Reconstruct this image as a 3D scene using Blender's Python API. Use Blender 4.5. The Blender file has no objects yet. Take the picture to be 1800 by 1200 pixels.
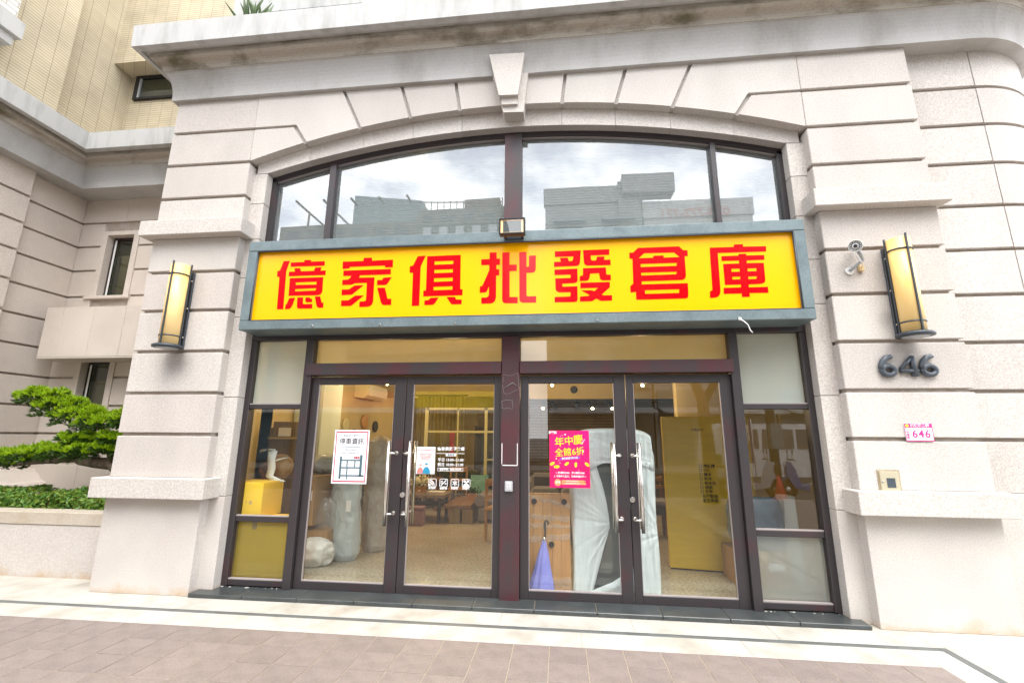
import bpy, bmesh, math, random
from mathutils import Vector, Matrix
random.seed(7)
sc = bpy.context.scene
col = sc.collection
R = math.radians

# ------------------------------------------------------------ camera, sky, sun, exposure
cam_d = bpy.data.cameras.new('camera')
cam_d.sensor_width = 36.0
cam_d.lens = 15.674
cam_d.clip_start = 0.05
cam_d.clip_end = 900
cam = bpy.data.objects.new('camera', cam_d)
col.objects.link(cam)
rv, uv, fv = (0.994424, 0.105256, 0.006433), (0.015547, -0.206678, 0.978285), (-0.1043, 0.972731, 0.207162)
cam.matrix_world = Matrix(((rv[0], uv[0], -fv[0], 2.4267), (rv[1], uv[1], -fv[1], -4.2674), (rv[2], uv[2], -fv[2], 1.5), (0, 0, 0, 1)))
sc.camera = cam

SUN_EL, SUN_AZ = 60.0, 160.0      # degrees; azimuth clockwise from +Y
world = bpy.data.worlds.new('World')
sc.world = world
world.use_nodes = True
wn, wl = world.node_tree.nodes, world.node_tree.links
wn.clear()
w_out = wn.new('ShaderNodeOutputWorld'); w_bg = wn.new('ShaderNodeBackground')
sky = wn.new('ShaderNodeTexSky'); sky.sky_type = 'NISHITA'; sky.sun_disc = False
sky.sun_elevation = R(SUN_EL); sky.sun_rotation = R(SUN_AZ); sky.air_density = 1.0; sky.dust_density = 0.4; sky.ozone_density = 1.0
tc = wn.new('ShaderNodeTexCoord'); mp = wn.new('ShaderNodeMapping'); mp.inputs['Scale'].default_value = (1.0, 1.0, 1.7)
mp.inputs['Location'].default_value = (0.37, 0.1, 0.2)
cn = wn.new('ShaderNodeTexNoise'); cn.inputs['Scale'].default_value = 6.0; cn.inputs['Detail'].default_value = 9; cn.inputs['Roughness'].default_value = 0.56
cr = wn.new('ShaderNodeValToRGB'); cr.color_ramp.elements[0].position = 0.37; cr.color_ramp.elements[1].position = 0.60
cmix = wn.new('ShaderNodeMixRGB'); cmix.inputs[2].default_value = (15.0, 15.1, 15.4, 1)
cr.color_ramp.elements[0].color = (.42, .42, .42, 1)
w_bg.inputs['Strength'].default_value = 0.15
wl.new(tc.outputs['Generated'], mp.inputs['Vector']); wl.new(mp.outputs['Vector'], cn.inputs['Vector'])
wl.new(cn.outputs['Fac'], cr.inputs['Fac']); wl.new(cr.outputs['Color'], cmix.inputs[0]); wl.new(sky.outputs['Color'], cmix.inputs[1])
wl.new(cmix.outputs['Color'], w_bg.inputs['Color']); wl.new(w_bg.outputs['Background'], w_out.inputs['Surface'])

sun_d = bpy.data.lights.new('sun', 'SUN'); sun_d.energy = 1.5; sun_d.angle = R(34); sun_d.color = (1.0, 0.96, 0.9)
sun = bpy.data.objects.new('sun', sun_d); col.objects.link(sun)
az, el = R(SUN_AZ), R(SUN_EL)
sdir = Vector((math.sin(az) * math.cos(el), math.cos(az) * math.cos(el), math.sin(el)))
sun.rotation_euler = sdir.to_track_quat('Z', 'Y').to_euler(); sun.location = (0, -10, 20)

sc.view_settings.view_transform = 'Standard'; sc.view_settings.look = 'None'
sc.view_settings.gamma = 1.0; sc.view_settings.use_curve_mapping = False
sc.view_settings.exposure = 1.2
sc.render.engine = 'CYCLES'
sc.cycles.use_denoising = True
sc.cycles.max_bounces = 10; sc.cycles.transparent_max_bounces = 24; sc.cycles.glossy_bounces = 4
sc.cycles.transmission_bounces = 8; sc.cycles.diffuse_bounces = 4
sc.cycles.caustics_reflective = False; sc.cycles.caustics_refractive = False

# ------------------------------------------------------------ materials
def new_mat(name):
    m = bpy.data.materials.new(name); m.use_nodes = True
    nt = m.node_tree; nt.nodes.clear()
    out = nt.nodes.new('ShaderNodeOutputMaterial')
    return m, nt, out
def N(nt, t, **kw):
    n = nt.nodes.new(t)
    for k, v in kw.items():
        if k in n.inputs.keys(): n.inputs[k].default_value = v
        else: setattr(n, k, v)
    return n
def rgba(c): return (c[0], c[1], c[2], 1)
def mat(name, c, rough=0.6, metal=0.0, c2=None, scale=6.0, lo=0.4, hi=0.6, spk=0.0, spk_scale=260.0, bump=0.0, bscale=60.0,
        spec=0.5, coat=0.0, emit=None, estr=0.0, stretch=(1, 1, 1), trans=0.0):
    """Principled surface: colour c, patches of c2 by noise, fine speckle spk, fine relief bump."""
    m, nt, out = new_mat(name)
    b = N(nt, 'ShaderNodeBsdfPrincipled')
    L = nt.links
    b.inputs['Base Color'].default_value = rgba(c); b.inputs['Roughness'].default_value = rough; b.inputs['Metallic'].default_value = metal
    b.inputs['Specular IOR Level'].default_value = spec; b.inputs['Coat Weight'].default_value = coat
    if trans: b.inputs['Transmission Weight'].default_value = trans
    co = N(nt, 'ShaderNodeTexCoord'); mpn = N(nt, 'ShaderNodeMapping', Scale=stretch)
    L.new(co.outputs['Object'], mpn.inputs['Vector'])
    cur = None
    if c2 is not None:
        n = N(nt, 'ShaderNodeTexNoise', Scale=scale, Detail=6.0, Roughness=0.6); L.new(mpn.outputs['Vector'], n.inputs['Vector'])
        r = N(nt, 'ShaderNodeValToRGB'); r.color_ramp.elements[0].position = lo; r.color_ramp.elements[1].position = hi
        r.color_ramp.elements[0].color = rgba(c); r.color_ramp.elements[1].color = rgba(c2)
        L.new(n.outputs['Fac'], r.inputs['Fac']); cur = r.outputs['Color']
    if spk:
        n = N(nt, 'ShaderNodeTexNoise', Scale=spk_scale, Detail=2.0, Roughness=0.7); L.new(co.outputs['Object'], n.inputs['Vector'])
        r = N(nt, 'ShaderNodeMapRange'); r.inputs[1].default_value = 0.3; r.inputs[2].default_value = 0.7
        r.inputs[3].default_value = 1 - spk; r.inputs[4].default_value = 1 + spk
        L.new(n.outputs['Fac'], r.inputs[0])
        mx = N(nt, 'ShaderNodeMixRGB', blend_type='MULTIPLY'); mx.inputs[0].default_value = 1.0
        if cur is not None: L.new(cur, mx.inputs[1])
        else: mx.inputs[1].default_value = rgba(c)
        L.new(r.outputs[0], mx.inputs[2]); cur = mx.outputs['Color']
    if cur is not None: L.new(cur, b.inputs['Base Color'])
    if bump:
        n = N(nt, 'ShaderNodeTexNoise', Scale=bscale, Detail=5.0, Roughness=0.6); L.new(mpn.outputs['Vector'], n.inputs['Vector'])
        bp = N(nt, 'ShaderNodeBump', Strength=bump, Distance=0.01); L.new(n.outputs['Fac'], bp.inputs['Height']); L.new(bp.outputs['Normal'], b.inputs['Normal'])
    if emit is not None:
        b.inputs['Emission Color'].default_value = rgba(emit); b.inputs['Emission Strength'].default_value = estr
    L.new(b.outputs['BSDF'], out.inputs['Surface'])
    return m
def stain(m, c, z0, z1, scale=3.0, amount=0.8):
    """Dirt of colour c that has crept up a foot of stone, with a ragged upper edge."""
    nt = m.node_tree; L = nt.links
    b = next(n for n in nt.nodes if n.type == 'BSDF_PRINCIPLED')
    src = b.inputs['Base Color'].links[0].from_socket
    g = N(nt, 'ShaderNodeNewGeometry'); s = N(nt, 'ShaderNodeSeparateXYZ'); L.new(g.outputs['Position'], s.inputs[0])
    n = N(nt, 'ShaderNodeTexNoise', Scale=scale, Detail=8.0, Roughness=0.65); L.new(g.outputs['Position'], n.inputs['Vector'])
    a = N(nt, 'ShaderNodeMath', operation='MULTIPLY_ADD'); a.inputs[1].default_value = (z1 - z0) * 2.2; a.inputs[2].default_value = z0 - (z1 - z0) * 0.6
    L.new(n.outputs['Fac'], a.inputs[0])
    d = N(nt, 'ShaderNodeMath', operation='SUBTRACT'); L.new(a.outputs[0], d.inputs[0]); L.new(s.outputs['Z'], d.inputs[1])
    r = N(nt, 'ShaderNodeMapRange'); r.inputs[1].default_value = 0.0; r.inputs[2].default_value = (z1 - z0); r.inputs[3].default_value = 0; r.inputs[4].default_value = amount
    L.new(d.outputs[0], r.inputs[0])
    mx = N(nt, 'ShaderNodeMixRGB'); mx.inputs[2].default_value = rgba(c); L.new(r.outputs[0], mx.inputs[0]); L.new(src, mx.inputs[1])
    L.new(mx.outputs['Color'], b.inputs['Base Color'])
def brick_mat(name, c1, c2, mortar, w, h, mw, rough=0.5, bump=0.4, plane='xz', offset=0.5, spk=0.0):
    m, nt, out = new_mat(name); L = nt.links
    b = N(nt, 'ShaderNodeBsdfPrincipled', Roughness=rough)
    co = N(nt, 'ShaderNodeTexCoord'); s = N(nt, 'ShaderNodeSeparateXYZ'); cb = N(nt, 'ShaderNodeCombineXYZ')
    L.new(co.outputs['Object'], s.inputs[0])
    if plane == 'auto':
        ad = N(nt, 'ShaderNodeMath', operation='ADD'); L.new(s.outputs['X'], ad.inputs[0]); L.new(s.outputs['Y'], ad.inputs[1]); L.new(ad.outputs[0], cb.inputs['X']); L.new(s.outputs['Z'], cb.inputs['Y'])
    elif plane == 'xz': L.new(s.outputs['X'], cb.inputs['X']); L.new(s.outputs['Z'], cb.inputs['Y'])
    else: L.new(s.outputs['X'], cb.inputs['X']); L.new(s.outputs['Y'], cb.inputs['Y'])
    t = N(nt, 'ShaderNodeTexBrick', Color1=rgba(c1), Color2=rgba(c2), Mortar=rgba(mortar)); t.inputs['Scale'].default_value = 1.0
    t.inputs['Brick Width'].default_value = w; t.inputs['Row Height'].default_value = h; t.inputs['Mortar Size'].default_value = mw; t.inputs['Mortar Smooth'].default_value = 0.2
    t.offset = offset
    L.new(cb.outputs[0], t.inputs['Vector'])
    nz = N(nt, 'ShaderNodeTexNoise', Scale=2.5, Detail=5.0); L.new(co.outputs['Object'], nz.inputs['Vector'])
    rm = N(nt, 'ShaderNodeMapRange'); rm.inputs[1].default_value = 0.3; rm.inputs[2].default_value = 0.7; rm.inputs[3].default_value = 0.86; rm.inputs[4].default_value = 1.1
    L.new(nz.outputs['Fac'], rm.inputs[0])
    mx = N(nt, 'ShaderNodeMixRGB', blend_type='MULTIPLY'); mx.inputs[0].default_value = 1.0; L.new(t.outputs['Color'], mx.inputs[1]); L.new(rm.outputs[0], mx.inputs[2])
    L.new(mx.outputs['Color'], b.inputs['Base Color'])
    inv = N(nt, 'ShaderNodeMath', operation='SUBTRACT'); inv.inputs[0].default_value = 1.0; L.new(t.outputs['Fac'], inv.inputs[1])
    bp = N(nt, 'ShaderNodeBump', Strength=bump, Distance=0.004); L.new(inv.outputs[0], bp.inputs['Height']); L.new(bp.outputs['Normal'], b.inputs['Normal'])
    L.new(b.outputs[0], out.inputs['Surface'])
    return m
def glass_mat(name, tint=(0.95, 0.97, 0.95), ior=1.5, haze=0.0, haze_c=(0.8, 0.85, 0.82), rough=0.0, boost=1.0, wavy=0.0):
    m, nt, out = new_mat(name); L = nt.links
    tr = N(nt, 'ShaderNodeBsdfTransparent', Color=rgba(tint)); gl = N(nt, 'ShaderNodeBsdfGlossy', Roughness=rough, Color=(1, 1, 1, 1))
    fr = N(nt, 'ShaderNodeFresnel', IOR=ior)
    if wavy:
        co = N(nt, 'ShaderNodeTexCoord'); n = N(nt, 'ShaderNodeTexNoise', Scale=1.3, Detail=1.0); L.new(co.outputs['Object'], n.inputs['Vector'])
        bp = N(nt, 'ShaderNodeBump', Strength=wavy, Distance=0.02); L.new(n.outputs['Fac'], bp.inputs['Height']); L.new(bp.outputs['Normal'], gl.inputs['Normal'])
    g = N(nt, 'ShaderNodeNewGeometry')
    # thin sheet: the back faces of the pane pass straight through
    bf = N(nt, 'ShaderNodeMath', operation='MULTIPLY_ADD'); bf.inputs[1].default_value = -boost; bf.inputs[2].default_value = boost; L.new(g.outputs['Backfacing'], bf.inputs[0])
    mm = N(nt, 'ShaderNodeMath', operation='MULTIPLY'); mm.use_clamp = True; L.new(fr.outputs[0], mm.inputs[0]); L.new(bf.outputs[0], mm.inputs[1])
    body = tr.outputs[0]
    if haze:
        tl = N(nt, 'ShaderNodeBsdfTranslucent', Color=rgba(haze_c)); df = N(nt, 'ShaderNodeBsdfDiffuse', Color=rgba(haze_c))
        h2 = N(nt, 'ShaderNodeMixShader'); h2.inputs[0].default_value = 0.5; L.new(tl.outputs[0], h2.inputs[1]); L.new(df.outputs[0], h2.inputs[2])
        hm = N(nt, 'ShaderNodeMixShader'); hm.inputs[0].default_value = haze; L.new(tr.outputs[0], hm.inputs[1]); L.new(h2.outputs[0], hm.inputs[2]); body = hm.outputs[0]
    mx = N(nt, 'ShaderNodeMixShader'); L.new(mm.outputs[0], mx.inputs[0]); L.new(body, mx.inputs[1]); L.new(gl.outputs[0], mx.inputs[2])
    L.new(mx.outputs[0], out.inputs['Surface'])
    return m
def frost_mat(name, c, rough=0.35, body=0.45, ior=1.5):
    m, nt, out = new_mat(name); L = nt.links
    rf = N(nt, 'ShaderNodeBsdfTransparent', Color=(0.93, 0.95, 0.92, 1))
    tl = N(nt, 'ShaderNodeBsdfTranslucent', Color=rgba(c)); df = N(nt, 'ShaderNodeBsdfDiffuse', Color=rgba(c))
    a = N(nt, 'ShaderNodeMixShader'); a.inputs[0].default_value = 0.55; L.new(tl.outputs[0], a.inputs[1]); L.new(df.outputs[0], a.inputs[2])
    b = N(nt, 'ShaderNodeMixShader'); b.inputs[0].default_value = body; L.new(rf.outputs[0], b.inputs[1]); L.new(a.outputs[0], b.inputs[2])
    gl = N(nt, 'ShaderNodeBsdfGlossy', Roughness=0.03); fr = N(nt, 'ShaderNodeFresnel', IOR=ior)
    mx = N(nt, 'ShaderNodeMixShader'); L.new(fr.outputs[0], mx.inputs[0]); L.new(b.outputs[0], mx.inputs[1]); L.new(gl.outputs[0], mx.inputs[2])
    L.new(mx.outputs[0], out.inputs['Surface'])
    return m

STONE = (0.535, 0.498, 0.462)
M = {}
STONES = []
for k_, (a_, b_) in enumerate(((1.0, 1.0), (.95, .985), (1.03, 1.0), (.985, 1.012), (.92, .99))):
    cs_ = tuple(x * a_ * (1 if i_ == 0 else b_) for i_, x in enumerate(STONE))
    STONES.append(mat('granite_block', cs_, 0.75, c2=tuple(x * .87 for x in cs_), scale=1.7 + .3 * k_, lo=0.38, hi=0.8, spk=0.27, spk_scale=105, bump=0.25, bscale=160, spec=0.3, stretch=(1, 1, .45)))
def smudge(m, spots):
    nt = m.node_tree; L = nt.links; b = next(n for n in nt.nodes if n.type == 'BSDF_PRINCIPLED'); src = b.inputs['Base Color'].links[0].from_socket
    g = N(nt, 'ShaderNodeNewGeometry'); n = N(nt, 'ShaderNodeTexNoise', Scale=7.0, Detail=5.0); L.new(g.outputs['Position'], n.inputs['Vector'])
    for p, rad in spots:
        d = N(nt, 'ShaderNodeVectorMath', operation='DISTANCE'); d.inputs[1].default_value = p; L.new(g.outputs['Position'], d.inputs[0])
        r = N(nt, 'ShaderNodeMapRange', interpolation_type='SMOOTHSTEP'); r.inputs[1].default_value = 0.0; r.inputs[2].default_value = rad; r.inputs[3].default_value = .85; r.inputs[4].default_value = 0.0
        L.new(d.outputs['Value'], r.inputs[0]); mu = N(nt, 'ShaderNodeMath', operation='MULTIPLY'); L.new(r.outputs[0], mu.inputs[0]); L.new(n.outputs['Fac'], mu.inputs[1])
        mx = N(nt, 'ShaderNodeMixRGB'); mx.inputs[2].default_value = (.13, .12, .12, 1); L.new(mu.outputs[0], mx.inputs[0]); L.new(src, mx.inputs[1]); src = mx.outputs['Color']
    L.new(src, b.inputs['Base Color'])
for m_ in STONES: smudge(m_, [((-1.58, 0, 2.20), .24), ((5.47, 0, 2.27), .20), ((5.44, 0, 2.55), .16)])
M['stone'] = STONES[0]
def a_stone(): return random.choice(STONES)
M['stone_base'] = mat('granite_base', STONE, 0.75, c2=(0.475, 0.435, 0.41), scale=2.2, lo=0.35, hi=0.75, spk=0.2, spk_scale=110, bump=0.25, bscale=160, spec=0.3)
stain(M['stone_base'], (0.42, 0.25, 0.09), 0.0, 0.15, 4.0, 0.8)
M['joint'] = mat('stone_joint', (0.40, 0.35, 0.31), 0.9, c2=(0.33, 0.28, 0.23), scale=9)
M['stone_side'] = mat('granite_wing', (0.61, 0.545, 0.485), 0.75, c2=(0.545, 0.48, 0.425), scale=2.0, lo=0.35, hi=0.75, spk=0.2, spk_scale=110, bump=0.25, bscale=160, spec=0.3)
M['plaster'] = mat('frieze_plaster', (0.42, 0.41, 0.40), 0.85, c2=(0.29, 0.275, 0.255), scale=1.8, lo=0.46, hi=0.74, spk=0.12, spk_scale=120, bump=0.3, bscale=40, stretch=(1, 1, 0.5))
M['band'] = mat('cornice_band', (0.47, 0.47, 0.46), 0.8, c2=(0.33, 0.325, 0.31), scale=3.4, lo=0.47, hi=0.72, spk=0.08, bump=0.2, bscale=50, stretch=(1.5, 1.5, 0.35))
M['mould'] = mat('cornice_moulding', (0.40, 0.36, 0.31), 0.9, c2=(0.15, 0.13, 0.085), scale=3.6, lo=0.48, hi=0.68, spk=0.2, spk_scale=110, bump=0.5, bscale=45, stretch=(0.6, 0.6, 1.5))  # brown base holds warm bounce light from the paving, besides grime stains
M['tile'] = brick_mat('cream_wall_tile', (0.60, 0.53, 0.39), (0.56, 0.49, 0.355), (0.36, 0.30, 0.21), 0.24, 0.048, 0.006, 0.35, 0.5, 'auto', 0.0)
M['tile_white'] = brick_mat('white_wall_tile', (0.66, 0.65, 0.62), (0.62, 0.61, 0.58), (0.4, 0.38, 0.35), 0.26, 0.075, 0.008, 0.35, 0.5, 'auto')
M['frame'] = mat('brown_aluminium', (0.032, 0.026, 0.028), 0.42, c2=(0.05, 0.02, 0.023), scale=3.2, lo=0.55, hi=0.68, spk=0.1, spk_scale=90, spec=0.5, stretch=(1, 1, 0.7))
M['frame_red'] = mat('worn_maroon_aluminium', (0.036, 0.028, 0.030), 0.45, c2=(0.068, 0.017, 0.022), scale=3.0, lo=0.4, hi=0.58, spk=0.15, spk_scale=90, stretch=(1, 1, 0.5))
M['edge'] = mat('pale_gasket', (0.34, 0.30, 0.29), 0.5)
M['dark'] = mat('black_rubber', (0.012, 0.012, 0.013), 0.6)
M['glass'] = glass_mat('door_glass', (0.96, 0.97, 0.94), 1.5, wavy=0.03, boost=1.9)
M['glass_side'] = glass_mat('side_pane_glass', (0.93, 0.95, 0.92), 1.5, wavy=0.03, boost=2.4)
M['glass_up'] = glass_mat('tinted_glass', (0.80, 0.84, 0.84), 1.5, haze=0.21, haze_c=(.82,.87,.87), boost=4.2, wavy=0.03)
M['glass_transom'] = glass_mat('reflection_tint_transom_glass', (0.9, 0.9, 0.8), 1.5, haze=0.62, haze_c=(0.82, 0.69, 0.36), boost=1.8)  # golden haze colour stands for the mirrored tiled house and lit interior wall
M['glass_small'] = glass_mat('small_window_glass', (0.45, 0.5, 0.48), 1.5, boost=1.6)
M['frost'] = frost_mat('frosted_glass', (0.70, 0.76, 0.69), 0.4, 0.7)
M['frost_lo'] = frost_mat('frosted_glass_thin', (0.74, 0.70, 0.45), 0.3, 0.07, 1.3)
M['frost_right'] = frost_mat('frosted_glass_low', (0.70, 0.74, 0.69), 0.3, 0.33)
M['steel'] = mat('brushed_steel', (0.66, 0.63, 0.60), 0.22, 1.0)
M['galv'] = mat('galvanised_sheet', (0.155, 0.20, 0.21), 0.45, 0.3, c2=(0.10, 0.135, 0.145), scale=5, lo=0.4, hi=0.75, spk=0.12, spk_scale=60)
M['yellow'] = mat('yellow_acrylic', (0.97, 0.46, 0.0), 0.2, spec=0.4, c2=(0.93, 0.43, 0.001), scale=1.1, lo=.35, hi=.75, stretch=(1, 1, .5))
M['red'] = mat('red_vinyl', (0.80, 0.0, 0.004), 0.14, spec=0.3)
M['black_metal'] = mat('dark_lamp_metal', (0.045, 0.055, 0.068), 0.4, 0.3)
M['lamp_glass'] = mat('amber_lamp_glass', (0.94, 0.62, 0.21), 0.35, c2=(0.95, 0.70, 0.32), scale=3, stretch=(1, 1, .4))
M['white_plastic'] = mat('white_plastic', (0.78, 0.78, 0.76), 0.35)
M['grey_plastic'] = mat('grey_plastic', (0.38, 0.39, 0.41), 0.4)
M['beige_metal'] = mat('beige_metal', (0.42, 0.38, 0.27), 0.45)
M['numeral'] = mat('slate_numeral', (0.05, 0.062, 0.078), 0.4)
M['white_print'] = mat('white_print', (0.85, 0.85, 0.85), 0.4)
M['paper'] = mat('white_paper', (0.80, 0.81, 0.83), 0.5)
M['pink'] = mat('pink_print', (0.66, 0.015, 0.23), 0.35)
M['magenta'] = mat('magenta_poster_print', (0.83, 0.005, 0.115), 0.3, c2=(0.80, 0.003, 0.2), scale=1.2, lo=0.45, hi=0.6)
M['poster_yellow'] = mat('yellow_print', (0.95, 0.72, 0.02), 0.35)
M['poster_orange'] = mat('orange_print', (0.9, 0.33, 0.13), 0.4)
M['purple_print'] = mat('purple_print', (0.22, 0.06, 0.42), 0.4)
M['teal_print'] = mat('slate_teal_print', (0.07, 0.13, 0.155), 0.45)
M['crimson_print'] = mat('crimson_print', (0.45, 0.03, 0.06), 0.4)
M['black_print'] = mat('black_print', (0.03, 0.025, 0.03), 0.5)
M['grey_print'] = mat('grey_print', (0.32, 0.36, 0.40), 0.5)
M['salmon_print'] = mat('salmon_print', (0.85, 0.22, 0.2), 0.5)
M['blue_print'] = mat('blue_print', (0.02, 0.25, 0.42), 0.5)
M['skin_print'] = mat('skin_print', (0.85, 0.6, 0.5), 0.5)
M['granite'] = mat('dark_granite_slab', (0.056, 0.063, 0.063), 0.3, c2=(0.04, 0.046, 0.046), scale=4, spk=0.35, spk_scale=120)
M['strip'] = mat('grey_granite_strip', (0.122, 0.13, 0.125), 0.5, spk=0.3, spk_scale=120, c2=(0.097, 0.104, 0.1), scale=5)
M['white_stone'] = mat('white_stone', (0.45, 0.43, 0.385), 0.6, c2=(0.31, 0.28, 0.23), scale=2.6, lo=0.46, hi=0.72, spk=0.06, spk_scale=90)
M['grout'] = mat('pale_grout', (0.36, 0.30, 0.22), 0.9, spk=0.2, spk_scale=60)
PAVE = []
for i, k in enumerate((0.95, 1.0, 1.045, 0.975, 1.02)):
    PAVE.append(mat('brown_paver', (0.232 * k, 0.19 * k, 0.168 * k), 0.62, c2=(0.18 * k, 0.147 * k, 0.13 * k), scale=5.5 + i, lo=0.35, hi=0.7, spk=0.14, spk_scale=75, bump=0.25, bscale=55))
M['pave_far'] = brick_mat('brown_paving', (0.20, 0.166, 0.15), (0.18, 0.15, 0.136), (0.42, 0.36, 0.28), 0.263, 0.248, 0.005, 0.62, 0.3, 'xy', 0.0)
M['asphalt'] = mat('asphalt', (0.055, 0.055, 0.057), 0.85, c2=(0.075, 0.074, 0.073), scale=0.8, spk=0.3, spk_scale=90, bump=0.4, bscale=120)
M['kerb'] = mat('concrete_kerb', (0.33, 0.32, 0.3), 0.85, spk=0.15)
M['road_paint'] = mat('road_paint', (0.75, 0.74, 0.7), 0.6, c2=(0.5, 0.5, 0.48), scale=6, lo=0.6, hi=0.8)
M['terrazzo'] = mat('terrazzo_floor', (0.42, 0.39, 0.315), 0.16, c2=(0.35, 0.30, 0.22), scale=1.8, lo=0.4, hi=0.7, spk=0.34, spk_scale=34)
M['int_wall'] = mat('ochre_wall', (0.47, 0.37, 0.17), 0.7, c2=(0.43, 0.34, 0.155), scale=1.5)
M['int_pale'] = mat('pale_green_wall', (0.52, 0.58, 0.50), 0.7)
M['int_ceil'] = mat('cream_ceiling', (0.62, 0.52, 0.30), 0.8)
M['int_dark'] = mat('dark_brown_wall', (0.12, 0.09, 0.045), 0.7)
M['slat_wall'] = brick_mat('slatted_brown_wall', (0.26, 0.19, 0.09), (0.23, 0.165, 0.08), (0.12, 0.085, 0.04), 3.0, 0.08, 0.012, 0.5, 0.5, 'auto')
M['blind'] = mat('white_blind', (0.46, 0.49, 0.49), 0.6)
M['cardboard'] = mat('brown_cardboard', (0.36, 0.22, 0.095), 0.7, c2=(0.33, 0.20, 0.08), scale=3, stretch=(8, 8, 1))
M['yellow_card'] = mat('yellow_cardboard', (0.92, 0.60, 0.03), 0.42, c2=(0.88, 0.56, 0.028), scale=4)
M['ochre_card'] = mat('ochre_panel_card', (0.72, 0.48, 0.03), 0.38, c2=(0.67, 0.44, 0.028), scale=3, stretch=(1, 1, 6))
M['tape'] = mat('tan_tape', (0.52, 0.36, 0.15), 0.25)
M['wood'] = mat('oak_wood', (0.40, 0.225, 0.095), 0.45, c2=(0.29, 0.155, 0.06), scale=2.2, lo=0.35, hi=0.65, stretch=(1, 1, 12), bump=0.1, bscale=12)
M['wood_h'] = mat('walnut_wood', (0.24, 0.135, 0.06), 0.4, c2=(0.16, 0.085, 0.035), scale=2.0, lo=0.35, hi=0.65, stretch=(1, 10, 10))
M['wood_panel'] = mat('planked_oak', (0.55, 0.30, 0.13), 0.4, c2=(0.45, 0.23, 0.09), scale=1.6, lo=0.35, hi=0.65, stretch=(7, 1, 0.8))
M['wood_light'] = mat('pale_oak', (0.46, 0.36, 0.19), 0.5, c2=(0.38, 0.29, 0.14), scale=3, stretch=(9, 1, 1))
M['wood_grey'] = mat('weathered_wood', (0.245, 0.185, 0.12), 0.6, c2=(0.17, 0.125, 0.08), scale=2.4, lo=0.35, hi=0.65, stretch=(8, 8, 0.6))
M['wrap_grey'] = mat('grey_wrap', (0.50, 0.56, 0.59), 0.22, c2=(0.44, 0.50, 0.53), scale=4, bump=0.7, bscale=16)
M['wrap_pale'] = mat('pale_blue_wrap', (0.67, 0.73, 0.80), 0.26, c2=(0.63, 0.69, 0.76), scale=3, bump=0.25, bscale=20)
M['bag'] = mat('white_bag', (0.78, 0.80, 0.82), 0.22, bump=0.7, bscale=18)
M['film'] = glass_mat('clear_film', (0.93, 0.93, 0.92), 1.45, haze=0.28, haze_c=(0.85, 0.85, 0.85), rough=0.25, boost=2.0)
M['fabric_grey'] = mat('grey_fabric', (0.20, 0.19, 0.21), 0.9, spk=0.2, spk_scale=180)
M['fabric_dark'] = mat('charcoal_fabric', (0.045, 0.05, 0.055), 0.9, spk=0.2)
M['fabric_mauve'] = mat('mauve_fabric', (0.26, 0.155, 0.19), 0.85, spk=0.12)
M['teal'] = mat('teal_bag', (0.15, 0.36, 0.30), 0.6, c2=(0.2, 0.42, 0.36), scale=14)
M['umbrella'] = mat('violet_umbrella_cloth', (0.20, 0.21, 0.62), 0.55, c2=(0.24, 0.25, 0.68), scale=6)
M['mirror'] = mat('dark_mirror', (0.10, 0.115, 0.12), 0.04, 0.0, spec=1.0)
M['felt'] = mat('black_felt', (0.015, 0.015, 0.016), 0.9)
M['bulb'] = mat('lit_bulb', (1, 0.9, 0.7), 0.5, emit=(1.0, 0.72, 0.38), estr=14)
M['flower'] = mat('cream_petal', (0.72, 0.7, 0.52), 0.6)
M['leaf_in'] = mat('dark_leaf', (0.05, 0.09, 0.02), 0.6)
M['leaf_mix'] = mat('yellowing_leaf', (0.20, 0.17, 0.03), 0.6, c2=(0.07, 0.1, 0.02), scale=5)
M['orange_pot'] = mat('ochre_pot', (0.45, 0.22, 0.05), 0.5)
M['int_frame'] = mat('cream_partition', (0.46, 0.42, 0.20), 0.5)
M['curtain'] = mat('ochre_curtain', (0.24, 0.19, 0.055), 0.85)
M['bark'] = mat('grey_bark', (0.17, 0.135, 0.10), 0.9, c2=(0.09, 0.07, 0.05), scale=12, bump=0.8, bscale=30)
def leaf(name, c, c2):
    m, nt, out = new_mat(name); L = nt.links
    g = N(nt, 'ShaderNodeNewGeometry'); r = N(nt, 'ShaderNodeValToRGB')
    r.color_ramp.elements[0].color = rgba(c); r.color_ramp.elements[1].color = rgba(c2)
    L.new(g.outputs['Random Per Island'], r.inputs['Fac'])
    b = N(nt, 'ShaderNodeBsdfPrincipled', Roughness=0.45); tl = N(nt, 'ShaderNodeBsdfTranslucent')
    L.new(r.outputs['Color'], b.inputs['Base Color']); L.new(r.outputs['Color'], tl.inputs['Color'])
    mx = N(nt, 'ShaderNodeMixShader'); mx.inputs[0].default_value = 0.35; L.new(b.outputs[0], mx.inputs[1]); L.new(tl.outputs[0], mx.inputs[2])
    L.new(mx.outputs[0], out.inputs['Surface']); return m
M['pine'] = leaf('young_pine_needles', (0.18, 0.36, 0.004), (0.44, 0.60, 0.015))
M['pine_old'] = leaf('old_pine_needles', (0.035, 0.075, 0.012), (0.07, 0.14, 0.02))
M['hedge'] = leaf('hedge_leaves', (0.06, 0.18, 0.03), (0.24, 0.37, 0.05))
M['hedge_y'] = leaf('yellow_hedge_leaves', (0.30, 0.24, 0.02), (0.16, 0.22, 0.03))
M['tree'] = leaf('street_tree_leaves', (0.045, 0.085, 0.012), (0.11, 0.15, 0.02))
M['soil'] = mat('soil', (0.06, 0.045, 0.03), 0.95)

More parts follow.
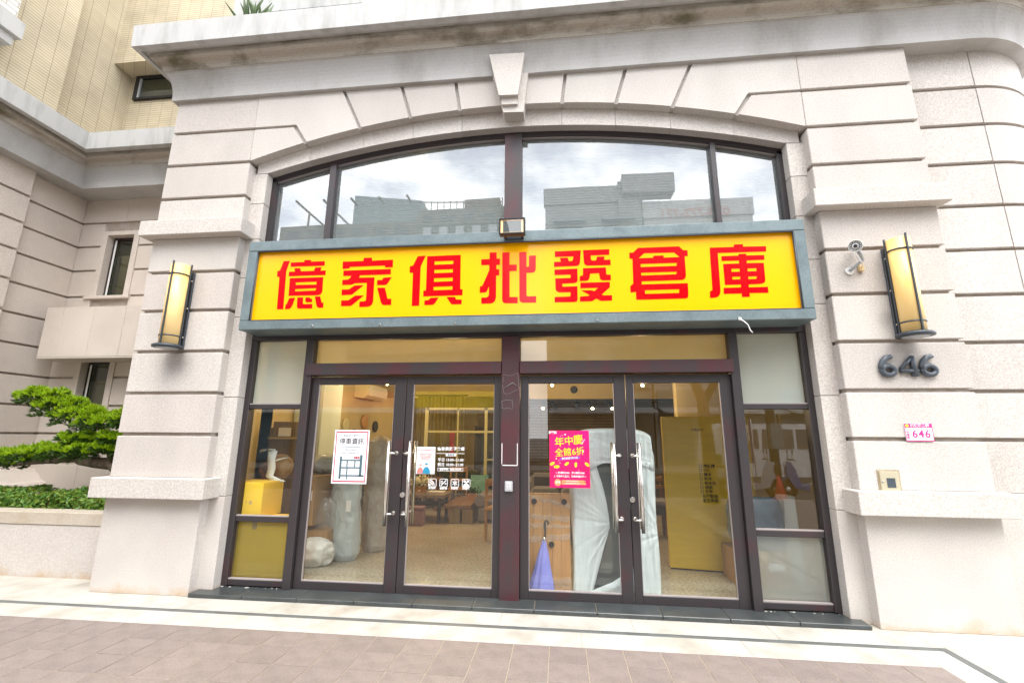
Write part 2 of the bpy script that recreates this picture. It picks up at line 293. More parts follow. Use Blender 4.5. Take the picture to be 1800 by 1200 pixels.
# ------------------------------------------------------------ geometry helpers
def rot2(x, y, a): return x * math.cos(a) - y * math.sin(a), x * math.sin(a) + y * math.cos(a)
class MB:
    """Collects solids in world coordinates; part() links them as one mesh."""
    def __init__(s): s.v = []; s.f = []; s.sm = []
    def add(s, v, f, smooth=False):
        o = len(s.v); s.v += [tuple(p) for p in v]; s.f += [tuple(i + o for i in q) for q in f]; s.sm += [smooth] * len(f); return s
    def box(s, x0, x1, y0, y1, z0, z1, b=0.0):
        lo, hi = (min(x0, x1), min(y0, y1), min(z0, z1)), (max(x0, x1), max(y0, y1), max(z0, z1))
        b = min(b, *[(hi[i] - lo[i]) * 0.45 for i in range(3)])
        if b <= 0:
            v = [((hi if i & 1 else lo)[0], (hi if i & 2 else lo)[1], (hi if i & 4 else lo)[2]) for i in range(8)]
            return s.add(v, [(0, 2, 3, 1), (4, 5, 7, 6), (0, 1, 5, 4), (2, 6, 7, 3), (0, 4, 6, 2), (1, 3, 7, 5)])
        v = []; ix = {}
        for sx in (0, 1):
            for sy in (0, 1):
                for sz in (0, 1):
                    sg = (sx, sy, sz)
                    for a in range(3):
                        p = [(hi[i] if sg[i] else lo[i]) + (0 if i == a else (-b if sg[i] else b)) for i in range(3)]
                        ix[(sx, sy, sz, a)] = len(v); v.append(p)
        f = []
        for a in range(3):
            o1, o2 = [i for i in range(3) if i != a]
            for sa in (0, 1):
                q = []
                for (p1, p2) in ((0, 0), (1, 0), (1, 1), (0, 1)):
                    k = [0, 0, 0]; k[a] = sa; k[o1] = p1; k[o2] = p2; q.append(ix[(*k, a)])
                f.append(q)
        for c in range(3):
            a, d = [i for i in range(3) if i != c]
            for sa in (0, 1):
                for sd in (0, 1):
                    k0 = [0, 0, 0]; k0[a] = sa; k0[d] = sd; k1 = list(k0); k1[c] = 1
                    f.append([ix[(*k0, a)], ix[(*k1, a)], ix[(*k1, d)], ix[(*k0, d)]])
        for sx in (0, 1):
            for sy in (0, 1):
                for sz in (0, 1): f.append([ix[(sx, sy, sz, 0)], ix[(sx, sy, sz, 1)], ix[(sx, sy, sz, 2)]])
        return s.add(v, f)
    def prism(s, poly, a0, a1, axis='y', smooth=False):
        n = len(poly)
        def P(p, a): return (p[0], a, p[1]) if axis == 'y' else ((a, p[0], p[1]) if axis == 'x' else (p[0], p[1], a))
        v = [P(p, a0) for p in poly] + [P(p, a1) for p in poly]
        f = [tuple(range(n)), tuple(range(2 * n - 1, n - 1, -1))]
        s.add(v, f)
        o = len(s.v) - 2 * n
        s.f += [(o + i, o + i + n, o + (i + 1) % n + n, o + (i + 1) % n) for i in range(n)]; s.sm += [smooth] * n
        return s
    def tube(s, path, r, n=10, cap=True):
        pts = [Vector(p) for p in path]; rr = r if isinstance(r, (list, tuple)) else [r] * len(pts)
        v = []; up = None
        for i, p in enumerate(pts):
            t = (pts[min(i + 1, len(pts) - 1)] - pts[max(i - 1, 0)]).normalized()
            if up is None: up = Vector((0, 0, 1)) if abs(t.z) < 0.9 else Vector((1, 0, 0))
            sd = t.cross(up).normalized(); up = sd.cross(t).normalized()
            for k in range(n):
                a = 2 * math.pi * k / n; v.append(p + (sd * math.cos(a) + up * math.sin(a)) * rr[i])
        f = []
        for i in range(len(pts) - 1):
            for k in range(n): f.append((i * n + k, i * n + (k + 1) % n, (i + 1) * n + (k + 1) % n, (i + 1) * n + k))
        s.add(v, f, True)
        if cap:
            o = len(s.v) - len(v); m = (len(pts) - 1) * n
            s.f += [tuple(o + k for k in range(n - 1, -1, -1)), tuple(o + m + k for k in range(n))]; s.sm += [False, False]
        return s
    def lathe(s, prof, c, n=24, axis='z', smooth=True):
        v = []
        for (r, h) in prof:
            for k in range(n):
                a = 2 * math.pi * k / n; x, y = r * math.cos(a), r * math.sin(a)
                v.append((c[0] + x, c[1] + y, c[2] + h) if axis == 'z' else ((c[0] + x, c[1] + h, c[2] + y) if axis == 'y' else (c[0] + h, c[1] + x, c[2] + y)))
        f = [(i * n + k, i * n + (k + 1) % n, (i + 1) * n + (k + 1) % n, (i + 1) * n + k) for i in range(len(prof) - 1) for k in range(n)]
        s.add(v, f, smooth); o = len(s.v) - len(v); m = (len(prof) - 1) * n
        s.f += [tuple(o + k for k in range(n - 1, -1, -1)), tuple(o + m + k for k in range(n))]; s.sm += [False, False]
        return s
    def ball(s, c, r, n=12, sq=(1, 1, 1)):
        v = []; m = n // 2
        for i in range(m + 1):
            t = math.pi * i / m
            for k in range(n):
                a = 2 * math.pi * k / n
                v.append((c[0] + r * sq[0] * math.sin(t) * math.cos(a), c[1] + r * sq[1] * math.sin(t) * math.sin(a), c[2] + r * sq[2] * math.cos(t)))
        return s.add(v, [(i * n + k, i * n + (k + 1) % n, (i + 1) * n + (k + 1) % n, (i + 1) * n + k) for i in range(m) for k in range(n)], True)
    def xf(s, mtx):
        s.v = [tuple(mtx @ Vector(p)) for p in s.v]; return s
    def xform(s, f): s.v = [tuple(f(*p)) for p in s.v]; return s

ROOT = {}
def base_of(o): return ROOT.get(o.name, Vector((0, 0, 0)))
def link(name, me, m, parent):
    o = bpy.data.objects.new(name, me)
    col.objects.link(o)
    if m is not None:
        me.materials.clear(); me.materials.append(m)
    if parent is not None:
        o.parent = parent; ROOT[o.name] = base_of(parent)
    return o
def part(name, mb, m, parent=None, raw=False):
    """One mesh object; its vertices are given in world coordinates."""
    p = base_of(parent) if parent is not None else Vector((0, 0, 0))
    me = bpy.data.meshes.new(name)
    me.from_pydata([(x - p.x, y - p.y, z - p.z) for x, y, z in mb.v], [], mb.f)
    me.polygons.foreach_set('use_smooth', mb.sm)
    if not raw:
        bm = bmesh.new(); bm.from_mesh(me); bmesh.ops.remove_doubles(bm, verts=bm.verts, dist=1e-5); bmesh.ops.recalc_face_normals(bm, faces=bm.faces); bm.to_mesh(me); bm.free()
    me.update()
    return link(name, me, m, parent)
def thing(name, label, cat, loc=(0, 0, 0), group=None):
    o = bpy.data.objects.new(name, None); col.objects.link(o); o.empty_display_size = 0.2
    o.location = loc; ROOT[o.name] = Vector(loc); o['label'] = label; o['category'] = cat
    if group: o['group'] = group
    return o
def tag(o, label, cat, group=None):
    o['label'] = label; o['category'] = cat
    if group: o['group'] = group
    return o
def structure(o): o['kind'] = 'structure'; return o
def stuff(o): o['kind'] = 'stuff'; return o
def text(name, body, size, m, at, parent, bold=0.0, depth=0.0006, align='CENTER', shear=0.0, tilt=0.0, face='front', spacing=1.0):
    """Lettering standing upright, read from -Y (front), centred at the world point `at`."""
    c = bpy.data.curves.new(name, 'FONT'); c.body = body; c.size = size; c.offset = bold; c.extrude = depth; c.resolution_u = 2
    c.align_x = align; c.align_y = 'CENTER'; c.shear = shear; c.space_character = spacing
    o = bpy.data.objects.new(name, c); me = bpy.data.meshes.new_from_object(o); bpy.data.objects.remove(o); bpy.data.curves.remove(c)
    me.name = name
    p = base_of(parent) if parent is not None else Vector((0, 0, 0))
    rz = {'front': 0, 'back': math.pi, 'right': math.pi / 2}[face]
    mt = Matrix.Translation(Vector(at) - p) @ Matrix.Rotation(rz, 4, 'Z') @ Matrix.Rotation(math.pi / 2, 4, 'X') @ Matrix.Rotation(tilt, 4, 'Z')
    me.transform(mt); me.update()
    return link(name, me, m, parent)
def plate2d(name, polys, y0, depth, m, parent):
    """Flat cut-out shapes in the XZ plane; each of polys is a list of rings (outer, then holes)."""
    c = bpy.data.curves.new(name, 'CURVE'); c.dimensions = '2D'; c.fill_mode = 'BOTH'; c.extrude = depth / 2
    for rings in polys:
        for ring in rings:
            sp = c.splines.new('POLY'); sp.points.add(len(ring) - 1); sp.use_cyclic_u = True
            for i, (x, z) in enumerate(ring): sp.points[i].co = (x, z, 0, 1)
    o = bpy.data.objects.new(name, c); me = bpy.data.meshes.new_from_object(o); bpy.data.objects.remove(o); bpy.data.curves.remove(c)
    me.name = name
    p = base_of(parent) if parent is not None else Vector((0, 0, 0))
    me.transform(Matrix.Translation(Vector((0, y0, 0)) - p) @ Matrix.Rotation(math.pi / 2, 4, 'X')); me.update()
    return link(name, me, m, parent)

# ------------------------------------------------------------ ground
XC = 1.935
structure(part('street_ground', MB().box(-300, 300, -300, 0.35, -0.30, -0.115), M['asphalt']))
pave = structure(part('pavement', MB().box(-40, 40, -7.4, 2.1, -0.2, -0.003), M['grout']))
PX, PY, X_END, Y_END = 0.2625, 0.2475, 4.95, -0.598
tiles = []
meshes = {}
def tile_mesh(j):
    if j in meshes: return meshes[j]
    mb = MB().box(-PX / 2 + 0.003, PX / 2 - 0.003, -PY / 2 + 0.003, PY / 2 - 0.003, -0.02, 0.0, 0.001)
    me = bpy.data.meshes.new('paving_tile'); me.from_pydata(mb.v, [], mb.f)
    bm = bmesh.new(); bm.from_mesh(me); bmesh.ops.recalc_face_normals(bm, faces=bm.faces); bm.to_mesh(me); bm.free()
    me.materials.append(PAVE[j]); meshes[j] = me
    return me
tcount = 0
far = MB()
for j in range(20):
    for i in range(-14, 40):
        x = X_END - (i + 0.5) * PX; y = Y_END - (j + 0.5) * PY
        near = j < 6 and -5.0 < x
        if x < -4.4: continue
        if near and tcount < 298:
            if x > X_END: continue
            o = bpy.data.objects.new('paving_tile', tile_mesh(random.randrange(5))); col.objects.link(o); o.parent = pave
            o.location = (x, y, random.uniform(-0.0008, 0.0008)); o.rotation_euler = (random.uniform(-.001, .001), random.uniform(-.001, .001), 0); tcount += 1
        elif x < X_END: far.box(x - PX / 2 + .0025, x + PX / 2 - .0025, y - PY / 2 + .0025, y + PY / 2 - .0025, -0.02, 0.0)
far.box(-38, -4.42, -7.3, -0.6, -0.02, -0.001); far.box(7.61, 38, -7.3, -0.6, -0.02, -0.001); far.box(-4.4, 7.6, -7.3, -5.57, -0.02, -0.001); far.box(5.22, 7.6, -5.56, -3.41, -.02, -.001)
stuff(part('paving_tile_field', far, M['pave_far'], pave))
# white stone border with a grey granite strip, following the facade and turning towards the street at the right
def slabs(name, x0, x1, y0, y1, step, m, along='x', z=0.0):
    if along == 'x':
        n = max(1, round((x1 - x0) / step))
        for k in range(n):
            part(name, MB().box(x0 + (x1 - x0) * k / n + .0012, x0 + (x1 - x0) * (k + 1) / n - .0012, y0 + .0012, y1 - .0012, -0.03, z, .0015), m, pave)
    else:
        n = max(1, round((y1 - y0) / step))
        for k in range(n):
            part(name, MB().box(x0 + .0012, x1 - .0012, y0 + (y1 - y0) * k / n + .0012, y0 + (y1 - y0) * (k + 1) / n - .0012, -0.03, z, .0015), m, pave)
SY0, SY1 = -0.345, -0.285
slabs('white_slab', -4.6, 5.155, SY1, 0.36, 1.05, M['white_stone'])
slabs('granite_strip', -4.6, 5.155, SY0, SY1, 1.2, M['strip'])
slabs('white_slab', -4.6, 4.95, Y_END, SY0, 1.15, M['white_stone'])
slabs('white_slab', 4.95, 5.155, -3.4, SY0, 1.15, M['white_stone'], 'y')
slabs('granite_strip', 5.155, 5.215, -3.4, SY1, 1.2, M['strip'], 'y')
slabs('white_slab', 5.215, 7.6, -3.4, SY1, 1.1, M['white_stone'], 'y')
slabs('white_slab', 5.155, 7.6, SY1, 0.7, 1.2, M['white_stone'])

# ------------------------------------------------------------ the building
bld = thing('shop_building', 'pale granite building with an arched shopfront, banded stone piers and cream tiled upper walls', 'building', (XC, 0.2, 0))
LEV = [0.0, 0.88, 1.07, 1.493, 1.914, 2.357, 2.807, 3.251, 3.655, 3.83, 4.153, 4.582, 5.013, 5.455]
COURSES = [(1.07, 1.493), (1.493, 1.914), (1.914, 2.357), (2.357, 2.807), (2.807, 3.251), (3.251, 3.655), (3.83, 4.153), (4.153, 4.582), (4.582, 5.013), (5.013, 5.455)]
GAP = 0.034
def pier(x0, x1, side):
    core = part('stone_pier', MB().box(x0 + .028, x1 - .028, 0.030, 0.34, 0.0, 5.44), M['joint'], bld)
    for k, (a, b) in enumerate(COURSES):
        za = a + (0 if abs(a - 1.07) < .01 or abs(a - 3.83) < .01 else GAP / 2); zb = b - (GAP / 2 if abs(b - 3.655) > .01 and b < 5.4 else 0)
        part('stone_block', MB().box(x0, x1, 0.0 + random.uniform(0, .002), 0.3, za, zb, 0.006), a_stone(), core)
    part('base_block', MB().box(x0 + .002, x1 - .002, 0.0, 0.32, 0.0, 0.879, 0.004), M['stone_base'], core)
    lx0, lx1 = (x0 - .08, x1 + .10) if side < 0 else (x0 - .09, x1 + .05)
    part('ledge_block', MB().box(lx0, lx1, -0.118, 0.29, 3.655, 3.832, 0.005), M['stone'], core)
    part('ledge_block', MB().box(lx0, lx1, -0.118, 0.29, 0.88, 1.071, 0.005), M['stone'], core)
    return core
pier(-2.143, -1.094, -1)
pier(4.961, 6.009, 1)
# arch geometry: outer edge of the stones, inner edge of the surround
def circ(half, rise): return (half * half + rise * rise) / (2 * rise)
RO, RI = circ(3.03, 0.50), circ(2.865, 0.405)
ZO_TOP, ZI_TOP = 5.092, 4.888
def zo(x): return ZO_TOP - RO + math.sqrt(max(0, RO * RO - (x - XC) ** 2))
def zi(x): return ZI_TOP - RI + math.sqrt(max(0, RI * RI - (x - XC) ** 2))
def arc(fz, xa, xb, n): return [(xa + (xb - xa) * k / n, fz(xa + (xb - xa) * k / n)) for k in range(n + 1)]
wall = part('arch_wall', MB().prism([(-1.10, 5.44), (-1.10, zo(-1.06) + .01)] + arc(lambda x: zo(x) + .012, -1.05, 4.93, 40) + [(4.965, zo(4.93) + .01), (4.965, 5.44)], 0.036, 0.30), M['stone'], bld)
ZT = 5.455
JL = [(-0.037, ZT, 0.202), (0.665, ZT, 0.793), (1.302, ZT, 1.362)]
JR = [(2.548, ZT, 2.503), (3.205, ZT, 3.081), (3.897, ZT, 3.67)]
g = 0.019
def vous(xl_t, xl_b, xr_t, xr_b):
    pl = [(xl_t, ZT)] + arc(zo, xl_b, xr_b, 8) + [(xr_t, ZT)]
    part('voussoir', MB().prism(pl, 0.0, 0.20), a_stone(), wall)
vous(-0.037 + g, 0.202 + g, 0.665 - g, 0.793 - g); vous(0.665 + g, 0.793 + g, 1.302 - g, 1.362 - g)
vous(1.302 + g, 1.362 + g, 1.74, 1.86)
vous(2.13, 2.06, 2.548 - g, 2.503 - g); vous(2.548 + g, 2.503 + g, 3.205 - g, 3.081 - g); vous(3.205 + g, 3.081 + g, 3.897 - g, 3.67 - g)
# stepped stones at both ends of the arch
for sgn, xe, xd_t, xd_b, xn_t, xn_b in ((-1, -1.088, -0.576, -0.443, -0.037, 0.202), (1, 4.955, 4.440, 4.305, 3.897, 3.67)):
    z1, h = 5.013, GAP / 2
    up = [(xe, ZT), (xe, z1 + h), (xd_t, z1 + h)] + arc(zo, xd_b - sgn * g, xn_b + sgn * g, 8) + [(xn_t + sgn * g, ZT)]
    lo = [(xe, z1 - h), (xe, zo(xe) + .002)] + arc(zo, xe - sgn * .03, xd_b + sgn * g, 6) + [(xd_t + sgn * (g + .01), z1 - h)]
    for q in (up, lo): part('voussoir', MB().prism(q, 0.0, 0.20), a_stone(), wall)
kb = part('keystone', MB().prism([(1.735, 5.44), (1.865, 4.955), (2.085, 4.945), (2.135, 5.44)], -0.055, 0.20), M['stone'], wall)
fz_ = [(1.706, 5.648), (1.822, 5.115), (2.028, 5.108), (2.10, 5.635)]
kf = MB().prism(fz_, -0.125, -0.02)
part('keystone', kf, M['stone'], wall)
part('keystone', MB().prism([(1.838, 5.112), (1.85, 5.03), (2.02, 5.025), (2.018, 5.108)], -0.085, -0.02), M['stone'], wall)
# plain stone surround of the opening: jambs with fine joints and an arched band
sur = part('opening_surround', MB().box(-1.10, -0.938, 0.115, 0.3, 0, 4.5).box(4.808, 4.97, 0.115, 0.3, 0, 4.5), M['joint'], bld)
for x0, x1 in ((-1.10, -0.930), (4.80, 4.968)):
    zz = [0.0, 0.89, 1.88, 2.75, 3.20, 3.66, 4.10, 4.482]
    for a, b in zip(zz, zz[1:]): part('jamb_stone', MB().box(x0, x1, 0.10, 0.30, a + .003, b - .003, .003), M['stone_base'] if a == 0 else a_stone(), sur)
cuts = [-1.06, -0.93 + .5, 0.21, 0.80, 1.37, 2.50, 3.08, 3.66, 4.30, 4.93]
for a, b in zip(cuts, cuts[1:]):
    a += .002; b -= .002
    inner = lambda x: zi(min(max(x, -0.925), 4.795))
    part('arch_stone', MB().prism(arc(lambda x: zo(x) - .002, a, b, 8) + arc(inner, b, a, 8), 0.10, 0.30), a_stone(), sur)

# cornice profile carried along wing, rear wall, side and front, turning round the right corner
def offset_path(path, d):
    out = []
    for i, p in enumerate(path):
        def nrm(a, b):
            dx, dy = b[0] - a[0], b[1] - a[1]; l = math.hypot(dx, dy); return dy / l, -dx / l
        if i == 0: n = nrm(path[0], path[1]); out.append((p[0] + n[0] * d, p[1] + n[1] * d)); continue
        if i == len(path) - 1: n = nrm(path[-2], path[-1]); out.append((p[0] + n[0] * d, p[1] + n[1] * d)); continue
        n1, n2 = nrm(path[i - 1], p), nrm(p, path[i + 1]); k = 1 + n1[0] * n2[0] + n1[1] * n2[1]
        out.append((p[0] + (n1[0] + n2[0]) * d / k, p[1] + (n1[1] + n2[1]) * d / k))
    return out
CPATH = [(-5.40, -3.0), (-5.40, 1.67), (-2.143, 1.67), (-2.143, 0.0), (6.62, 0.0)] + [(6.62 + 1.1 * math.sin(R(t)), 1.1 - 1.1 * math.cos(R(t))) for t in range(6, 91, 6)] + [(7.72, 5.0)]
def sweep(name, prof, m, parent, smooth=False):
    rows = [[(x, y, z) for (x, y) in offset_path(CPATH, d)] for d, z in prof]
    n = len(CPATH); v = [p for r in rows for p in r]; k = len(prof)
    f = [(i * n + j, i * n + j + 1, ((i + 1) % k) * n + j + 1, ((i + 1) % k) * n + j) for i in range(k) for j in range(n - 1)]
    f += [tuple(i * n for i in range(k)), tuple(i * n + n - 1 for i in range(k))]
    return part(name, MB().add(v, f), m, parent)
cor = sweep('cornice', [(-0.34, 5.44), (0.048, 5.44), (0.049, 5.50), (0.053, 5.56), (0.060, 5.61), (0.070, 5.655), (0.083, 5.695), (0.099, 5.73), (0.117, 5.758), (0.136, 5.775), (-0.34, 5.775)], M['plaster'], bld)
sweep('cornice_moulding', [(-0.28, 5.776), (0.142, 5.776), (0.150, 5.83), (0.166, 5.85), (0.215, 5.862), (0.240, 5.885), (0.245, 5.95), (-0.28, 5.95)], M['mould'], cor)
sweep('cornice_band', [(-0.25, 5.951), (0.30, 5.951), (0.30, 5.922), (0.366, 5.934), (0.374, 6.222), (-0.25, 6.226)], M['band'], cor)

# recessed wall on the right with its rounded corner
RC = 1.1
def qarc(r, a0, a1, st): return [(6.699 + r * math.sin(R(t)), .12 + RC - r * math.cos(R(t))) for t in range(a0, a1, st)]
cw = part('corner_wall', MB().prism([(5.98, .155)] + qarc(RC - .035, 0, 91, 10) + [(7.75, 4.0), (7.5, 4.0), (7.5, 1.3), (6.7, .5), (5.98, .5)], 0, 5.44, 'z'), M['joint'], bld)
for a, b in [(0.0, 1.05)] + [(1.05, 1.493)] + COURSES[1:5] + [(3.251, 3.70), (3.70, 4.153)] + COURSES[7:]:
    za, zb = a + (GAP / 2 if a > 1.06 else (.002 if a else 0)), b - (GAP / 2 if 1.06 < b < 5.4 else 0)
    mm_ = M['stone_base'] if a == 0 else a_stone()
    part('stone_block', MB().box(6.008, 6.694, 0.12, 0.3, za, zb, .005), mm_, cw)
    part('stone_block', MB().prism(qarc(RC, 0, 91, 5) + qarc(RC - .12, 90, -1, -10), za, zb, 'z'), mm_, cw)
    for k in range(2):
        part('stone_block', MB().box(7.6, 7.799, 1.224 + k * 1.4, 2.62 + k * 1.4, za, zb, .005), mm_, cw)

# rear wall of the recess on the left
def course_list():
    z = [0.0, 1.05, 1.493, 1.914, 2.357, 2.807, 3.251, 3.70, 4.153, 4.582, 5.013, 5.455]
    return list(zip(z, z[1:]))
YB = 2.0
wins = [(-5.235, -4.545, 3.655, 4.85), (-5.235, -4.535, 1.30, 2.70)]      # clear outlines of the stone frames of the two small windows
rw = part('rear_wall', MB().box(-5.9, -5.14, YB + .03, YB + .3, 0, 5.44).box(-4.64, -2.0, YB + .03, YB + .3, 0, 5.44).box(-5.139, -4.641, YB + .03, YB + .3, 0, 1.34).box(-5.139, -4.641, YB + .03, YB + .3, 2.63, 3.70).box(-5.139, -4.641, YB + .03, YB + .3, 4.78, 5.44), M['joint'], bld)
part('room_behind_windows', MB().box(-6.0, -2.06, YB + 1.2, YB + 1.3, 0, 5.44).box(-6.0, -5.9, YB + .31, YB + 1.19, 0, 5.44).box(-5.89, -2.07, YB + .31, YB + 1.19, 3.1, 3.2), M['int_ceil'], bld)
for a, b in course_list():
    za, zb = a + (GAP / 2 if a > 0 else 0), b - (GAP / 2 if b < 5.4 else 0)
    spans = [(-5.80, -2.02)]
    for (wx0, wx1, wz0, wz1) in wins:
        if zb > wz0 + .02 and za < wz1 - .02: spans = [s for (p, q) in spans for s in ((p, min(q, wx0)), (max(p, wx1), q)) if s[1] - s[0] > .03]
    for p, q in spans:
        n = max(1, round((q - p) / 0.95))
        for k in range(n): part('stone_block', MB().box(p + (q - p) * k / n + .002, p + (q - p) * (k + 1) / n - .002, YB, YB + .2, za, zb, .004), M['stone_side'], rw)
for wx0, wx1, wz0, wz1 in wins:
    o0, o1, p0, p1 = wx0 + .10, wx1 - .10, wz0 + .05, wz1 - .075
    wf = part('window', MB().box(o0, o0 + .03, YB + .10, YB + .16, p0, p1).box(o1 - .03, o1, YB + .10, YB + .16, p0, p1)
              .box(o0 + .031, o1 - .031, YB + .10, YB + .16, p1 - .04, p1).box(o0 + .031, o1 - .031, YB + .10, YB + .16, p0, p0 + .03), M['frame'], bld)
    part('stone_frame', MB().box(wx0, o0, YB - .015, YB + .2, p0 + .001, wz1, .004).box(o1, wx1, YB - .015, YB + .2, p0 + .001, wz1, .004).box(o0 + .001, o1 - .001, YB - .012, YB + .2, p1, wz1 - .001, .004), M['stone_side'], wf)
    part('sill', MB().box(wx0 - .11, wx1 + .03, YB - .035, YB + .2, wz0, wz0 + .05, .004), M['stone_side'], wf)
    part('sash', MB().box(o0 + .045, o0 + .075, YB + .088, YB + .099, p0 + .04, p1 - .05, .003), M['white_plastic'], wf)
    part('pane', MB().box(o0 + .031, o1 - .031, YB + .125, YB + .13, p0 + .031, p1 - .041), M['glass_small'], wf)
    part('roller_blind', MB().box(o0 + .04, o1 - .04, YB + .17, YB + .175, p1 - .30, p1 - .05), M['int_ceil'], wf)
# projecting box between the two windows
bay = part('bay_box', MB().box(-5.46, -2.1, 1.66, YB + .05, 2.63, 3.375), M['joint'], bld)
for k in range(4):
    x0 = -5.46 + [0, .30, .83, 1.36][k]; x1 = [-5.16, -4.63, -4.10, -2.6][k]
    part('bay_panel', MB().box(x0 + .002, x1 - .002, 1.60, 1.68, 2.62, 3.38, .004), M['stone_side'], bay)
part('bay_panel', MB().box(-5.455, -2.6, 1.602, YB, 3.381, 3.40), M['stone_side'], bay)
part('bay_panel', MB().box(-5.457, -2.6, 1.604, YB, 2.60, 2.619), M['stone_side'], bay)

# wing wall running towards the street on the far left
ww = part('wing_wall', MB().box(-6.0, -5.715, -3.0, YB + .3, 0, 5.44).box(-5.9, -5.59, -3.0, 1.09, 0, 5.44), M['joint'], bld)
for a, b in course_list():
    za, zb = a + (GAP / 2 if a > 0 else 0), b - (GAP / 2 if b < 5.4 else 0)
    part('stone_block', MB().box(-5.85, -5.675, 1.12, YB - .003, za, zb, .004), M['stone_side'], ww)
    for y0, y1 in ((-1.1, 0.0), (0.0, 1.125)): part('stone_block', MB().box(-5.80, -5.55, y0 + .002, y1 - .002, za, zb, .006), M['stone_side'], ww)
part('plinth', MB().prism([(-5.68, 0), (-5.30, 0), (-5.30, .74), (-5.33, .78), (-5.40, .80), (-5.52, .92), (-5.56, .98), (-5.68, .98)], -2.0, YB - .005, 'y'), M['stone_side'], ww)
# cream tiled storeys above the cornice
uw = part('tiled_wall', MB().box(-6.3, -5.55, -3, 1.17, 6.2, 14).box(-6.4, -5.88, 1.17, 2.75, 6.2, 14), M['tile'], bld)
part('tiled_wall', MB().box(-5.88, 3, 2.45, 2.8, 6.2, 14).box(-5.88, 3, 2.08, 2.45, 8.36, 14), M['tile'], bld)
uwf = part('window', MB().box(-5.74, -5.66, 2.40, 2.50, 7.83, 8.355).box(-5.66, -3.4, 2.40, 2.50, 8.30, 8.355).box(-5.66, -3.4, 2.40, 2.50, 7.83, 7.87), M['dark'], bld)
part('sash', MB().box(-5.655, -5.62, 2.405, 2.44, 7.872, 8.298), M['grey_plastic'], uwf)
part('pane', MB().box(-5.62, -3.4, 2.43, 2.436, 7.872, 8.298), M['glass_small'], uwf)
bal = part('balcony', MB().box(-5.6, -5.18, -3, 0.33, 7.02, 7.28).box(-5.6, -5.24, -3, 0.28, 6.88, 7.018), M['band'], bld)
part('balcony_wall', MB().box(-5.6, -5.27, -3, 0.27, 7.285, 9.0), M['tile_white'], bal)
# set-back storey and roof terrace above the front
part('terrace_wall', MB().box(-1.6, 8, 1.7, 2.0, 6.2, 9.5).box(-1.9, -1.55, .3, 1.69, 6.2, 9.5), M['band'], bld)
part('terrace_floor', MB().box(-2.1, 7.0, 0.02, 5.0, 5.98, 6.10), M['band'], bld)
rl = MB().box(-0.93, 0.2, -.20, -.16, 6.36, 6.44)
part('terrace_rail', rl, M['dark'], bld)
zz = MB()
for k in range(8):
    x = -0.95 + k * .14; zz.tube([(x, -.2, 6.2), (x + .07, -.2, 6.42), (x + .14, -.2, 6.2)], .012, 6)
part('terrace_lattice', zz, M['flower'], bld)
# side and inner carcass (keeps daylight out of the rooms)
part('side_wall', MB().box(-2.14, -2.03, 0.31, YB - .001, 0, 5.44), M['stone'], bld)

# ------------------------------------------------------------ shopfront joinery
YF = 0.2
sf = part('shopfront_frame', MB().box(-.930, -.868, YF, YF + .1, .04, 2.50, .004).box(4.74, 4.80, YF, YF + .1, .04, 2.50, .004)
          .box(-.930, 4.80, YF - .004, YF + .1, 2.502, 2.57, .004)
          .box(-.272, -.188, YF - .03, YF + .1, .03, 2.501, .004).box(4.070, 4.150, YF - .03, YF + .1, .03, 2.501, .004)
          .box(-.866, -.274, YF + .01, YF + .09, 1.765, 1.812, .004).box(-.866, -.274, YF + .01, YF + .09, .637, .69, .004).box(-.866, -.274, YF + .01, YF + .09, .045, .10, .004)
          .box(4.152, 4.738, YF + .01, YF + .09, 1.765, 1.812, .004).box(4.152, 4.738, YF + .01, YF + .09, .637, .69, .004).box(4.152, 4.738, YF + .01, YF + .09, .045, .10, .004), M['frame'], bld)
part('transom', MB().box(-.23, 1.842, YF - .055, YF + .1, 2.112, 2.237, .004), M['frame_red'], sf)
part('transom', MB().box(2.032, 4.085, YF - .055, YF + .1, 2.112, 2.237, .004), M['frame_red'], sf)
part('post', MB().box(1.845, 2.030, YF - .04, YF + .1, .03, 2.501, .006), M['frame_red'], sf)
gk = MB()
for x0, x1, z in ((-.866, -.274, 1.814), (-.866, -.274, .692), (-.866, -.274, .102), (4.152, 4.738, 1.814), (4.152, 4.738, .692), (4.152, 4.738, .102), (-.186, 1.843, 2.239), (2.032, 4.068, 2.239)):
    gk.box(x0, x1, YF + .012, YF + .05, z - .001, z + .008)
part('gasket', gk, M['edge'], sf)
GY = YF + .055
for x0, x1, z0, z1, mm_ in ((-.866, -.274, 1.823, 2.50, 'frost'), (-.866, -.274, .701, 1.764, 'glass'), (-.866, -.274, .111, .636, 'frost_lo'),
                            (4.152, 4.738, 1.823, 2.50, 'frost'), (4.152, 4.738, .701, 1.764, 'glass_side'), (4.152, 4.738, .111, .636, 'frost_right'),
                            (-.187, 1.844, 2.248, 2.50, 'glass_transom'), (2.031, 4.069, 2.248, 2.50, 'glass_transom')):
    part('pane', MB().box(x0, x1, GY, GY + .008, z0, z1), M[mm_], sf)
